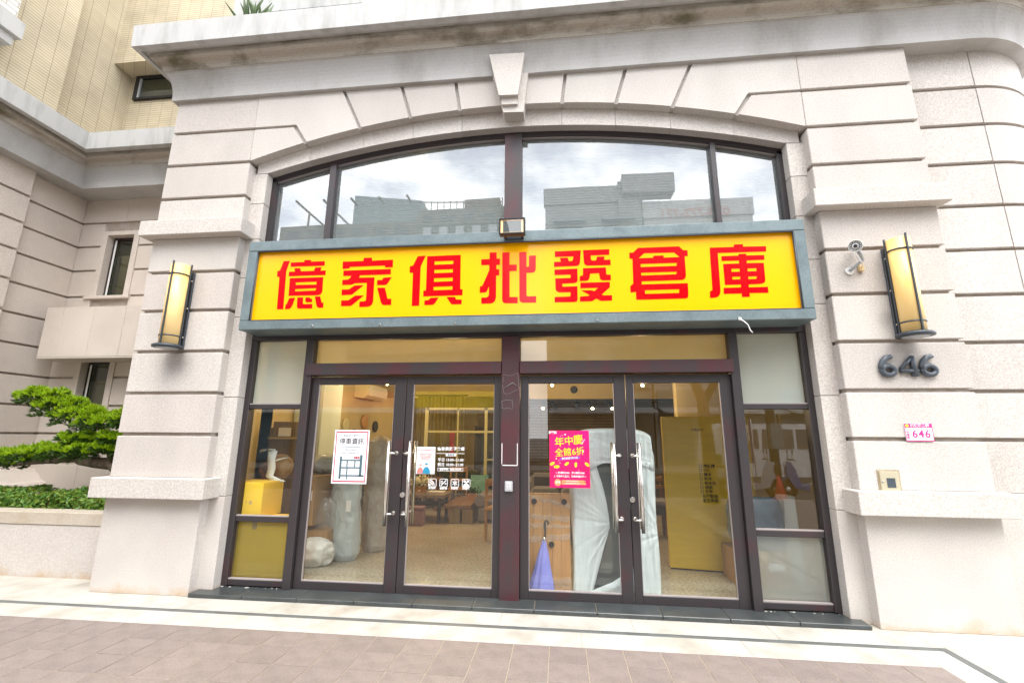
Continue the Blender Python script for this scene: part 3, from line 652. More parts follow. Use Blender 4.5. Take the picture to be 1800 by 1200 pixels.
# four glazed door leaves
def leaf_door(x0, x1, gx0, gx1, handle_x, label, lock):
    y0, y1 = YF + .012, YF + .062
    d = part('door', MB().box(x0, gx0, y0, y1, .035, 2.10, .003).box(gx1, x1, y0, y1, .035, 2.10, .003).box(gx0 + .0005, gx1 - .0005, y0 + .001, y1, 2.02, 2.10, .003).box(gx0 + .0005, gx1 - .0005, y0 + .001, y1, .035, .11, .003), M['frame'], bld)
    d['label'] = label
    part('gasket', MB().box(gx0, gx1, y0 + .008, y0 + .03, .11, .118).box(gx0, gx0 + .005, y0 + .008, y0 + .03, .119, 2.019).box(gx1 - .005, gx1, y0 + .008, y0 + .03, .119, 2.019), M['edge'], d)
    part('pane', MB().box(gx0 + .001, gx1 - .001, y0 + .03, y0 + .036, .119, 2.019), M['glass'], d)
    s = 1 if handle_x > (x0 + x1) / 2 else -1
    for yy, yo in ((y0 - .075, y0), (y1 + .06, y1)):
        h = MB().tube([(handle_x, yy, .648), (handle_x, yy, 1.445)], .0165, 14)
        for z in (.755, 1.325):
            h.tube([(handle_x, yy, z), (handle_x + s * .055, yy, z), (handle_x + s * .055, yo + (.002 if yy > y1 else -.002), z)], .011, 10)
            h.lathe([(.02, -.004), (.02, .004)], (handle_x + s * .055, yo, z), 14, 'y')
        part('handle', h, M['steel'], d)
    if lock: part('lock_cylinder', MB().lathe([(.024, -.012), (.026, -.006), (.026, .004)], (handle_x + s * .075, y0, .925), 18, 'y').lathe([(.008, -.016), (.008, -.01)], (handle_x + s * .075, y0, .925), 10, 'y'), M['steel'], d)
    return d
leaf_door(-.182, .846, -.107, .726, .728, 'door leaf with the white parking poster behind its glass', False)
leaf_door(.854, 1.842, .927, 1.770, .943, 'door leaf with white opening hours printed on its glass', True)
leaf_door(2.034, 3.066, 2.116, 2.957, 2.930, 'door leaf with the red and pink poster on its glass', False)
leaf_door(3.074, 4.068, 3.146, 3.965, 3.163, 'door leaf in front of the tall ochre panel', True)
# arched window above the sign
ag = MB()
yw0, yw1 = YF, YF + .1
ag.prism(arc(lambda x: zi(x) + .01, -.93, 4.80, 40) + arc(lambda x: zi(x) - .058, 4.80, -.93, 40), yw0, yw1)
ag.box(-.93, -.875, yw0, yw1, 2.575, zi(-.93) - .02).box(4.745, 4.80, yw0, yw1, 2.575, zi(4.8) - .02)
for x0, x1 in ((-.215, -.140), (4.078, 4.128)): ag.box(x0, x1, yw0 - .01, yw1, 2.575, zi((x0 + x1) / 2) - .05)
aw = part('arched_window', ag, M['frame'], bld)
part('post', MB().box(1.855, 2.045, yw0 - .02, yw1, 2.575, zi(XC) - .03), M['frame_red'], aw)
for x0, x1 in ((-.874, -.216), (-.139, 1.854), (2.046, 4.077), (4.129, 4.744)):
    part('pane', MB().prism([(x0, 2.6)] + [(x1, 2.6)] + arc(lambda x: zi(x) - .059, x1, x0, 14), GY, GY + .008), M['glass_up'], aw)
    part('gasket', MB().prism(arc(lambda x: zi(x) - .0585, x0, x1, 14) + arc(lambda x: zi(x) - .068, x1, x0, 14), YF + .02, YF + .05), M['edge'], aw)
# dark granite threshold
th = part('threshold', MB().box(-1.06, 4.90, 0.0, .6, -.05, .028), M['grout'], bld)
n = 11
for k in range(n):
    a, b = -1.075 + (4.885 + 1.075) * k / n, -1.075 + (4.885 + 1.075) * (k + 1) / n
    part('granite_slab', MB().box(a + .0022, b - .0022, -.028, .30, .002, .036, .004), M['granite'], th)
cr_ = MB()
for x0, x1 in ((-.93, -.2), (4.13, 4.80)):
    for k in range(9):
        x = random.uniform(x0, x1); cr_.ball((x, .188 + random.uniform(-.012, .012), .038), random.uniform(.004, .011), 6, (1.8, .7, .5))
stuff(part('mortar_bead', cr_, M['kerb'], th))

# ------------------------------------------------------------ shop sign
CHARS = [[[[-469,3302,-399,3301,-425,3198,-427,3179,-411,2770,-481,2771,-496,3127,-523,3128,-527,3192,-510,3193,-497,3204]],[[-388,3283,-237,3284,-237,3305,-163,3305,-161,3286,-8,3285,-5,3234,-382,3235]],[[-340,3216,-275,3217,-262,3181,-118,3181,-107,3217,-36,3219,-45,3181,13,3182,14,3130,-391,3130,-396,3179,-328,3180]],[[-377,3108,-7,3108,-2,2953,-11,2928,-28,2917,-52,2912,-370,2914],[-306,3058,-75,3061,-76,3029,-303,3031],[-304,2986,-71,2989,-80,2964,-302,2961]],[[-359,2888,-294,2892,-315,2807,-331,2780,-349,2771,-391,2771,-393,2818,-380,2824]],[[-269,2893,-206,2894,-202,2826,-192,2819,-98,2820,-94,2771,-236,2772,-256,2778,-264,2797]],[[-180,2890,-134,2892,-126,2877,-105,2876,-102,2840,-157,2839,-171,2843,-177,2853]],[[-79,2898,-21,2899,2,2833,23,2829,24,2776,-20,2776,-39,2782,-50,2801]]],[[[192,3272,417,3271,419,3306,507,3305,511,3271,736,3274,738,3191,657,3192,652,3212,273,3211,272,3194,196,3191]],[[207,3172,719,3173,722,3115,394,3114,382,3090,550,3087,554,2828,545,2798,522,2780,498,2775,411,2774,409,2832,457,2833,478,2842,472,3031,341,3030,309,3015,207,3016,205,3070,267,3074,284,3087,300,3111,211,3114]],[[343,3006,441,3006,346,2928,321,2908,211,2905,208,2965,285,2966]],[[358,2897,452,2897,344,2806,319,2788,215,2789,212,2848,289,2849]],[[648,3081,733,3083,693,3015,681,3003,663,3001,582,3002,581,3057,632,3057]],[[587,2973,669,2973,704,2854,745,2852,746,2788,671,2787,650,2798,636,2820]]],[[[997,3301,1083,3306,1036,3195,1034,3167,1039,2772,962,2772,956,3123,921,3125,919,3196,943,3197,957,3210]],[[1096,3298,1448,3300,1454,2935,1478,2931,1477,2870,1076,2869,1074,2929,1101,2931],[1177,3239,1373,3240,1372,3204,1179,3202],[1178,3148,1371,3149,1371,3113,1180,3112],[1179,3058,1373,3059,1373,3022,1181,3019],[1178,2966,1375,2967,1373,2931,1180,2930]],[[1153,2851,1236,2853,1197,2790,1174,2777,1092,2777,1091,2825,1131,2828]],[[1317,2855,1402,2854,1416,2828,1473,2825,1471,2777,1377,2777,1359,2789]]],[[[1745,3314,1816,3313,1818,3245,1852,3244,1851,3178,1816,3177,1816,3133,1846,3130,1846,3067,1815,3065,1817,2839,1806,2801,1789,2785,1767,2776,1670,2777,1669,2839,1723,2840,1740,2853,1745,2867,1744,2953,1722,2901,1708,2892,1652,2891,1652,2954,1675,2961,1686,2982,1744,3124,1743,3180,1662,3180,1660,3243,1745,3244]],[[1874,3308,1948,3308,1949,3176,2022,3175,2021,3108,1950,3108,1952,2839,2033,2836,2032,2773,1908,2775,1885,2787,1878,2811]],[[2046,3306,2119,3306,2119,3150,2133,3146,2143,3153,2144,3264,2213,3265,2211,3120,2201,3094,2184,3084,2119,3083,2119,2851,2130,2840,2214,2840,2212,2774,2082,2777,2060,2786,2049,2807]]],[[[2401,3300,2658,3302,2647,3171,2638,3150,2615,3139,2392,3138,2392,3189,2460,3189,2450,3229,2527,3229,2539,3192,2566,3193,2578,3203,2583,3240,2401,3241]],[[2679,3302,2935,3303,2933,3244,2754,3243,2755,3202,2766,3190,2802,3190,2814,3229,2887,3228,2879,3193,2942,3194,2943,3137,2720,3138,2696,3148,2685,3169]],[[2395,3108,2620,3112,2620,2989,2611,2971,2589,2963,2473,2961,2468,2946,2475,2929,2616,2930,2615,2797,2607,2777,2579,2770,2393,2773,2394,2826,2545,2828,2548,2871,2439,2873,2411,2887,2403,2913,2402,3016,2546,3017,2553,3026,2552,3047,2547,3051,2396,3052]],[[2674,3113,2895,3114,2897,3041,2940,3037,2938,2981,2858,2982,2837,2996,2830,3029,2828,3057,2743,3056,2736,3014,2722,2988,2699,2981,2639,2982,2642,3035,2668,3037,2673,3057]],[[2645,2964,2928,2964,2926,2910,2846,2840,2866,2830,2944,2830,2942,2776,2837,2775,2819,2786,2792,2800,2773,2787,2751,2774,2637,2774,2638,2824,2722,2829,2731,2837,2650,2887,2754,2886,2773,2876,2784,2880,2813,2908,2644,2909]]],[[[3210,3305,3599,3306,3634,3265,3676,3262,3674,3203,3645,3202,3643,3008,3635,2980,3610,2963,3229,2961,3227,2930,3655,2930,3651,2812,3644,2787,3625,2779,3169,2778,3169,2857,3118,2852,3119,2918,3139,2929,3148,2943,3153,3194,3125,3196,3125,3257,3163,3259],[3268,3247,3549,3244,3592,3202,3597,3196,3450,3195,3447,3218,3354,3217,3349,3198,3212,3197],[3228,3138,3567,3137,3563,3107,3227,3106],[3228,3049,3562,3048,3553,3022,3227,3020],[3253,2871,3572,2872,3568,2835,3255,2834]]],[[[3882,3280,4103,3280,4108,3304,4191,3304,4188,3279,4395,3275,4392,3222,3952,3223,3946,2879,3942,2829,3931,2801,3912,2785,3886,2779,3845,2779,3849,2844,3866,2848,3873,2859]],[[3982,3189,4136,3190,4142,3206,4210,3206,4208,3189,4370,3187,4367,3140,4207,3138,4207,3112,4358,3109,4355,2945,4349,2920,4330,2907,4304,2902,4201,2900,4202,2872,4370,2872,4369,2814,4202,2816,4201,2779,4130,2779,4133,2814,3972,2814,3975,2873,4131,2874,4134,2901,3990,2902,3991,3110,4136,3111,4138,3140,3980,3141],[4062,3060,4136,3059,4134,3029,4062,3029],[4062,2980,4134,2979,4132,2954,4062,2953],[4208,3057,4287,3059,4284,3029,4206,3030],[4206,2978,4285,2978,4276,2953,4205,2952]]]]
sg = thing('shop_sign', 'long yellow shop sign with red Chinese characters in a blue-grey metal frame', 'sign', (XC, 0, 2.55))
SX0, SX1, SZ0, SZ1 = -.858, 4.741, 2.548, 3.522
part('sign_box', MB().box(SX0 + .01, SX1 - .01, -.07, .19, SZ0 + .01, SZ1 - .01), M['galv'], sg)
fm = MB()
for (a, b, c_, d_) in ((SX0, SX1, SZ1 - .112, SZ1), (SX0, SX1, SZ0, SZ0 + .098)): fm.box(a, b, -.122, .188, c_, d_, .006)
fm.box(SX0, SX0 + .104, -.1215, .187, SZ0 + .099, SZ1 - .113, .006).box(SX1 - .100, SX1, -.1215, .187, SZ0 + .099, SZ1 - .113, .006)
part('sign_frame', fm, M['galv'], sg)
tr_ = MB().tube([(SX0 + .11, -.118, SZ1 - .118), (SX1 - .11, -.118, SZ1 - .118)], .009, 8).tube([(SX0 + .106, -.116, SZ0 + .10), (SX0 + .106, -.116, SZ1 - .12)], .007, 8).tube([(SX1 - .103, -.116, SZ0 + .10), (SX1 - .103, -.116, SZ1 - .12)], .007, 8).tube([(SX0 + .11, -.116, SZ0 + .10), (SX1 - .11, -.116, SZ0 + .10)], .006, 8)
part('inner_trim', tr_, M['black_metal'], sg)
part('sign_face', MB().box(SX0 + .105, SX1 - .101, -.085, -.072, SZ0 + .099, SZ1 - .113), M['yellow'], sg)
for ch in CHARS:
    plate2d('sign_character', [[[(r[i] / 1000, r[i + 1] / 1000) for i in range(0, len(r), 2)] for r in rings] for rings in ch], -.0865, .002, M['red'], sg)
for x in (-.05, .66, 1.42, 2.79, 4.07):
    part('screw', MB().lathe([(.009, -.010), (.012, -.005), (.009, .002)], (x, -.122, 2.575 - .004 * (x > 4)), 10, 'y'), M['steel'], sg)
part('cable_tie', MB().tube([(4.08, -.13, 2.555), (4.10, -.15, 2.53), (4.13, -.15, 2.50), (4.15, -.14, 2.45), (4.17, -.14, 2.425)], .0055, 6).ball((4.075, -.13, 2.558), .016, 8), M['white_plastic'], sg)

# floodlight on top of the sign frame
fl = thing('floodlight', 'small square black floodlight with an amber reflector on top of the yellow sign', 'floodlight', (2.0, -.15, 3.42))
fb = MB().prism([(1.872, 3.552), (2.118, 3.562), (2.118, 3.406), (1.884, 3.398)], -.315, -.255)
part('housing', MB().box(1.868, 2.122, -.30, -.24, 3.40, 3.565, .008).box(1.93, 2.06, -.24, -.20, 3.43, 3.53, .008), M['black_metal'], fl)
part('rim', MB().box(1.868, 2.122, -.318, -.302, 3.548, 3.566, .004).box(1.868, 2.122, -.318, -.302, 3.398, 3.414, .004).box(1.868, 1.884, -.3175, -.302, 3.415, 3.547, .004).box(2.106, 2.122, -.3175, -.302, 3.415, 3.547, .004), M['dark'], fl)
cx_, cz_ = 1.995, 3.481
part('reflector', MB().add([(1.885, -.312, 3.415), (2.105, -.312, 3.415), (2.105, -.312, 3.547), (1.885, -.312, 3.547), (cx_ - .035, -.27, cz_ - .03), (cx_ + .035, -.27, cz_ - .03), (cx_ + .035, -.27, cz_ + .03), (cx_ - .035, -.27, cz_ + .03)],
     [(0, 1, 5, 4), (1, 2, 6, 5), (2, 3, 7, 6), (3, 0, 4, 7), (4, 5, 6, 7)]), mat('amber_reflector', (0.80, 0.50, 0.25), 0.25, 0.6), fl, raw=True)
part('lens', MB().box(1.886, 2.104, -.3135, -.312, 3.416, 3.546), M['glass'], fl)
part('bracket', MB().box(1.90, 1.925, -.24, -.12, 3.43, 3.45).box(2.07, 2.095, -.24, -.12, 3.43, 3.45).box(1.90, 2.095, -.135, -.123, 3.43, 3.47), M['black_metal'], fl)

# ------------------------------------------------------------ wall lamps (amber cylinders between dark straps)
def wall_lamp(cx, label):
    t = thing('wall_lamp', label, 'wall lamp', (cx, 0, 2.37), 'amber cylinder lamps on the piers')
    part('back_plate', MB().box(cx - .075, cx + .075, -.022, -.001, 2.375, 3.235, .004), M['black_metal'], t)
    for sx in (-.06, .06):
        for z in (2.50, 2.82, 3.13): part('bolt', MB().lathe([(.011, -.012), (.012, -.004), (.008, .003)], (cx + sx, -.022, z), 10, 'y'), M['steel'], t)
    yc, r = -.125, .088
    part('lamp_shade', MB().lathe([(r, 2.405), (r, 3.275), (r - .006, 3.275), (r - .006, 2.41)], (cx, yc, 0), 32), M['lamp_glass'], t)
    for k in range(3):
        a = R((150, 270, 30)[k])
        x, y = cx + (r + .008) * math.cos(a), yc + (r + .008) * math.sin(a)
        part('strap', MB().box(x - .007, x + .007, y - .007, y + .007, 2.38, 3.30, .002), M['black_metal'], t)
    for z in (2.495, 3.165): part('ring', MB().lathe([(r + .002, z - .006), (r + .007, z - .006), (r + .007, z + .006), (r + .002, z + .006)], (cx, yc, 0), 32), M['black_metal'], t)
    part('base_disc', MB().lathe([(.10, 2.368), (.135, 2.372), (.137, 2.392), (.12, 2.404)], (cx, yc, 0), 32), M['black_metal'], t)
    part('base_bottom', MB().lathe([(.02, 2.3635), (.095, 2.3645), (.098, 2.3675)], (cx, yc, 0), 24), M['grey_plastic'], t)
    part('arm', MB().box(cx - .03, cx + .03, -.06, -.02, 2.375, 2.40).box(cx - .03, cx + .03, -.06, -.02, 3.18, 3.21), M['black_metal'], t)
wall_lamp(-1.618, 'amber cylinder lamp on the left stone pier beside the planter')
wall_lamp(5.520, 'amber cylinder lamp on the right stone pier above the dark house number')

# security camera
cm = thing('security_camera', 'white bullet security camera on a bent arm, left of the right wall lamp', 'security camera', (5.2, 0, 3.02))
dirv = Vector((-.55, -.75, -.32)).normalized(); c0 = Vector((5.135, -.16, 3.215))
def along(o, d, prof, n=20):
    mb = MB().lathe(prof, (0, 0, 0), n); q = d.to_track_quat('Z', 'Y'); return mb.xf(Matrix.Translation(o) @ q.to_matrix().to_4x4())
part('camera_body', along(c0, dirv, [(.030, -.15), (.043, -.14), (.047, -.10), (.047, .0), (.054, .02), (.056, .055), (.052, .058), (.048, .03)]), M['white_plastic'], cm)
part('lens', along(c0, dirv, [(.046, .036), (.044, .042), (.018, .044), (.018, .052), (.004, .053)]), M['paper'], cm)
led = MB()
qd = dirv.to_track_quat('Z', 'Y').to_matrix().to_4x4()
for k in range(12):
    a = k * math.pi / 6; p = Matrix.Translation(c0) @ qd @ Vector((.033 * math.cos(a), .033 * math.sin(a), .043)); led.ball(p, .0065, 6)
p = Matrix.Translation(c0) @ qd @ Vector((0, 0, .05)); led.ball(p, .016, 10)
part('infrared_leds', led, M['dark'], cm)
part('arm', MB().tube([(5.145, -.02, 3.03), (5.16, -.06, 3.05), (5.215, -.10, 3.10), (5.19, -.12, 3.15), (5.165, -.14, 3.18)], [.016, .016, .014, .016, .02], 10), M['grey_plastic'], cm)
part('wall_foot', MB().lathe([(.034, -.018), (.036, -.008), (.036, -.001)], (5.145, 0, 3.03), 18, 'y'), M['white_plastic'], cm)
part('junction_box', MB().box(5.222, 5.265, -.03, -.001, 3.02, 3.10, .003), mat('tan_junction_box', (.55, .40, .20), .5), cm)
part('cable', MB().tube([(5.165, -.10, 3.14), (5.20, -.11, 3.07), (5.23, -.06, 3.055), (5.245, -.03, 3.06)], .005, 6), M['white_plastic'], cm)

# house numerals
hn = thing('house_number', 'slate grey raised numerals 646 on the right stone pier', 'house number', (5.495, 0, 2.035))
def swept(path, rx, m, depth=.03):
    mb = MB().tube([(x, -.022, z) for x, z in path], rx, 12)
    return mb
def six(ox):
    body = []
    for k in range(21):
        a = R(90 + 360 * k / 20); body.append((ox + .052 * math.cos(a), 2.088 + .040 * math.sin(a)))
    stem_ = [(ox - .05, 2.09), (ox - .054, 2.125), (ox - .038, 2.168), (ox - .005, 2.203), (ox + .034, 2.212), (ox + .048, 2.205)]
    mb = MB().tube([(x, -.02, z) for x, z in body], .023, 10).tube([(x, -.02, z) for x, z in stem_], [.023, .024, .025, .025, .021, .012], 10)
    part('numeral', mb, M['numeral'], hn)
six(5.328); six(5.660)
part('numeral', MB().tube([(5.535, -.02, 2.208), (5.43, -.02, 2.098)], .017, 10).tube([(5.424, -.02, 2.083), (5.57, -.02, 2.083)], .018, 10).tube([(5.535, -.02, 2.215), (5.541, -.02, 2.045)], .022, 10).tube([(5.515, -.018, 2.048), (5.57, -.018, 2.048)], .014, 8), M['numeral'], hn)
# small address plate
ap = thing('address_plate', 'small pink and white street address plate numbered 646', 'address plate', (5.498, 0, 1.478))
part('plate', MB().box(5.388, 5.608, -.006, -.0005, 1.478, 1.629, .002), M['white_print'], ap)
part('border', MB().box(5.389, 5.607, -.0075, -.0055, 1.592, 1.628).box(5.389, 5.607, -.0075, -.0055, 1.479, 1.487).box(5.389, 5.393, -.0074, -.0055, 1.488, 1.591).box(5.603, 5.607, -.0074, -.0055, 1.488, 1.591), M['pink'], ap)
text('lettering', '興仁路二段', .030, M['white_print'], (5.510, -.0085, 1.6095), ap, .0008)
text('lettering', '646', .092, M['pink'], (5.512, -.0075, 1.538), ap, .0012, spacing=1.1)
text('lettering', '中\n壢\n區', .024, M['pink'], (5.408, -.0075, 1.530), ap, .0)
part('emblem', MB().lathe([(.013, -.0095), (.013, -.0076)], (5.408, 0, 1.6095), 16, 'y'), M['poster_yellow'], ap)
# meter box
mt_ = thing('meter_box', 'small beige metal box with a little window, low on the right pier', 'meter box', (5.2, 0, 1.06))
part('door', MB().box(5.124, 5.275, -.016, -.001, 1.06, 1.227, .003), M['beige_metal'], mt_)
part('rim', MB().box(5.112, 5.287, -.006, -.0005, 1.05, 1.238, .002), mat('rusty_beige_metal', (.33, .27, .16), .6, c2=(.25, .14, .07), scale=14, lo=.5, hi=.7), mt_)
part('window', MB().box(5.172, 5.238, -.0185, -.015, 1.095, 1.172), mat('grey_meter_window', (.06, .075, .09), .15), mt_)
part('knob', MB().ball((5.140, -.02, 1.145), .007, 8), M['steel'], mt_)

# keypad and paper corners on the middle post
kp = thing('door_keypad', 'grey door keypad on the maroon middle post', 'keypad', (1.93, .16, .985))
part('case', MB().box(1.893, 1.968, .138, .159, .983, 1.078, .006), M['grey_plastic'], kp)
part('key_panel', MB().box(1.908, 1.953, .1355, .139, 1.005, 1.066, .001), M['white_plastic'], kp)
kk = MB()
for i in range(3):
    for j in range(4): kk.box(1.911 + i * .0145, 1.911 + i * .0145 + .0105, .1335, .136, 1.009 + j * .0145, 1.009 + j * .0145 + .010)
part('keys', kk, M['grey_plastic'], kp)
rs = thing('paper_remnant', 'white edges left of a torn notice on the middle post above the keypad', 'torn notice', (1.935, .158, 1.22))
part('left_strip', MB().box(1.858, 1.864, .1565, .1585, 1.235, 1.43), M['white_print'], rs)
part('right_strip', MB().box(2.008, 2.014, .1565, .1585, 1.225, 1.43), M['white_print'], rs)
part('bottom_strip', MB().box(1.866, 2.012, .1565, .1585, 1.220, 1.227), M['white_print'], rs)
gl_ = thing('glue_marks', 'pale crinkled tape and glue remains high on the middle post', 'glue marks', (1.935, .158, 1.8))
gm = MB()
def wob(pts, r=.0022):
    q = []
    for (a, b) in zip(pts, pts[1:]):
        for k in range(4): q.append((a[0] + (b[0] - a[0]) * k / 4 + random.uniform(-.006, .006), .1585, a[1] + (b[1] - a[1]) * k / 4 + random.uniform(-.005, .005)))
    q.append((pts[-1][0], .1585, pts[-1][1])); return q
for pts in ([(1.86, 2.10), (1.93, 2.09), (2.02, 2.12)], [(1.86, 2.02), (1.87, 2.08)], [(2.02, 2.12), (2.018, 1.95), (1.96, 1.93), (1.90, 1.90), (1.87, 1.93), (1.862, 2.0)], [(1.855, 1.84), (1.855, 1.77), (1.96, 1.76), (1.96, 1.845), (1.90, 1.85), (1.855, 1.84)]): gm.tube(wob(pts), .0022, 5)
part('glue_lines', gm, mat('dull_glue', (.19, .155, .165), .5), gl_)
part('tape_fold', MB().tube([(1.865, .157, 1.955), (1.93, .157, 2.0), (1.96, .157, 2.02), (2.01, .157, 1.985)], [.003, .007, .006, .003], 6), mat('grey_tape', (.16, .14, .15), .3), gl_)

# ------------------------------------------------------------ posters and print on the door glass
PY_ = .2395
pp = thing('parking_poster', 'white parking information poster with red border and street map inside the left door', 'poster', (.29, PY_, 1.018))
part('sheet', MB().box(.103, .476, PY_, PY_ + .0012, 1.018, 1.55), M['paper'], pp)
b_ = MB()
for (x0, x1, z0, z1) in ((.118, .462, 1.523, 1.535), (.118, .462, 1.035, 1.047), (.118, .127, 1.048, 1.522), (.453, .462, 1.048, 1.522)): b_.box(x0, x1, PY_ - .001, PY_ - .0002, z0, z1)
part('border', b_, M['crimson_print'], pp)
text('lettering', '停車資訊', .066, M['black_print'], (.29, PY_ - .001, 1.432), pp, .0003)
text('lettering', '億家俱中壢門市', .028, M['grey_print'], (.29, PY_ - .001, 1.492), pp)
text('lettering', '本店設有特約停車場', .022, M['grey_print'], (.29, PY_ - .001, 1.376), pp)
text('lettering', '歡迎多加利用', .020, M['grey_print'], (.29, PY_ - .001, 1.350), pp)
text('lettering', '地址：中壢區興仁路', .020, M['grey_print'], (.285, PY_ - .001, 1.318), pp)
rd = MB()
for (x0, x1, z0, z1) in ((.178, .200, 1.065, 1.285), (.392, .418, 1.09, 1.30), (.201, .391, 1.240, 1.256), (.201, .391, 1.165, 1.181), (.201, .445, 1.088, 1.104), (.252, .266, 1.1815, 1.2395), (.335, .348, 1.1815, 1.2395), (.258, .272, 1.060, 1.087), (.255, .269, 1.1045, 1.1645)): rd.box(x0, x1, PY_ - .001, PY_ - .0002, z0, z1)
part('street_map', rd, M['teal_print'], pp)
text('lettering', '億家俱', .022, M['crimson_print'], (.355, PY_ - .001, 1.272), pp, .001)
dd = MB()
for z in (1.248, 1.173, 1.096):
    for k in range(9): dd.box(.215 + k * .019, .221 + k * .019, PY_ - .0018, PY_ - .001, z - .0015, z + .0015)
part('map_lettering', dd, M['paper'], pp)

nt_ = thing('mask_notice', 'small white notice with a pink and a blue figure on the second door', 'notice', (1.08, PY_, 1.125))
part('sheet', MB().box(.985, 1.176, PY_, PY_ + .0012, 1.125, 1.388), M['paper'], nt_)
for z, w, s in ((1.355, '進入店內請配戴口罩', .0195), (1.312, '請保持社交距離', .0175), (1.290, '並配合量測體溫', .0165), (1.270, '謝謝您的配合', .0155)): text('lettering', w, s, M['salmon_print'], (1.08, PY_ - .0008, z), nt_)
part('fold', MB().box(.985, 1.176, PY_ - .0012, PY_ - .0002, 1.336, 1.3385), M['white_print'], nt_)
def dome(x, z, w, h): return [(x - w, z)] + [(x - w * math.cos(R(t)), z + h * math.sin(R(t))) for t in range(20, 180, 20)] + [(x + w, z)]
part('pink_figure', MB().prism(dome(1.028, 1.128, .034, .062), PY_ - .001, PY_ - .0002), M['salmon_print'], nt_)
part('blue_figure', MB().prism(dome(1.092, 1.128, .040, .066), PY_ - .0018, PY_ - .0008), M['blue_print'], nt_)
part('heads', MB().lathe([(.013, PY_ - .001), (.013, PY_ - .0002)], (1.03, 0, 1.205), 14, 'y').lathe([(.015, PY_ - .001), (.015, PY_ - .0002)], (1.09, 0, 1.212), 14, 'y'), M['skin_print'], nt_)
part('hair', MB().prism(dome(1.09, 1.214, .017, .018), PY_ - .0018, PY_ - .0011), M['blue_print'], nt_)
part('hair', MB().prism(dome(1.03, 1.207, .015, .014), PY_ - .0018, PY_ - .0011), M['salmon_print'], nt_)

dc = thing('opening_hours_decal', 'white opening hours and service symbols printed on the second door glass', 'decal', (1.33, PY_, .99))
text('lettering', '億傢俱批發倉庫', .038, M['white_print'], (1.335, PY_ - .0008, 1.368), dc, .0008, spacing=1.12)
part('rule', MB().box(1.19, 1.475, PY_ - .001, PY_ - .0002, 1.3235, 1.3275), M['white_print'], dc)
part('badge', MB().box(1.285, 1.39, PY_ - .0012, PY_ - .0002, 1.300, 1.3232), M['white_print'], dc)
text('lettering', '營業時間', .018, M['teal_print'], (1.337, PY_ - .0015, 1.3115), dc, .0005)
text('lettering', '平日 13:00~21:00', .036, M['white_print'], (1.335, PY_ - .0008, 1.262), dc, .0004)
text('lettering', '假日 10:00~21:00', .036, M['white_print'], (1.335, PY_ - .0008, 1.216), dc, .0004)
bx = MB()
for (x0, x1, z0, z1) in ((1.205, 1.465, 1.182, 1.1855), (1.205, 1.465, 1.155, 1.1585), (1.205, 1.2085, 1.159, 1.1815), (1.4615, 1.465, 1.159, 1.1815)): bx.box(x0, x1, PY_ - .001, PY_ - .0002, z0, z1)
part('number_frame', bx, M['white_print'], dc)
text('lettering', '客服專線：0800-555678', .021, M['white_print'], (1.335, PY_ - .0008, 1.1705), dc, .0007)
def rrect(x0, x1, z0, z1, r, n=4):
    q = []
    for (cx, cz, a0) in ((x1 - r, z1 - r, 0), (x0 + r, z1 - r, 90), (x0 + r, z0 + r, 180), (x1 - r, z0 + r, 270)):
        q += [(cx + r * math.cos(R(a0 + 90 * k / n)), cz + r * math.sin(R(a0 + 90 * k / n))) for k in range(n + 1)]
    return q
caps = ('免費網路', '全面禁菸', '冷氣開放', '優質服務')
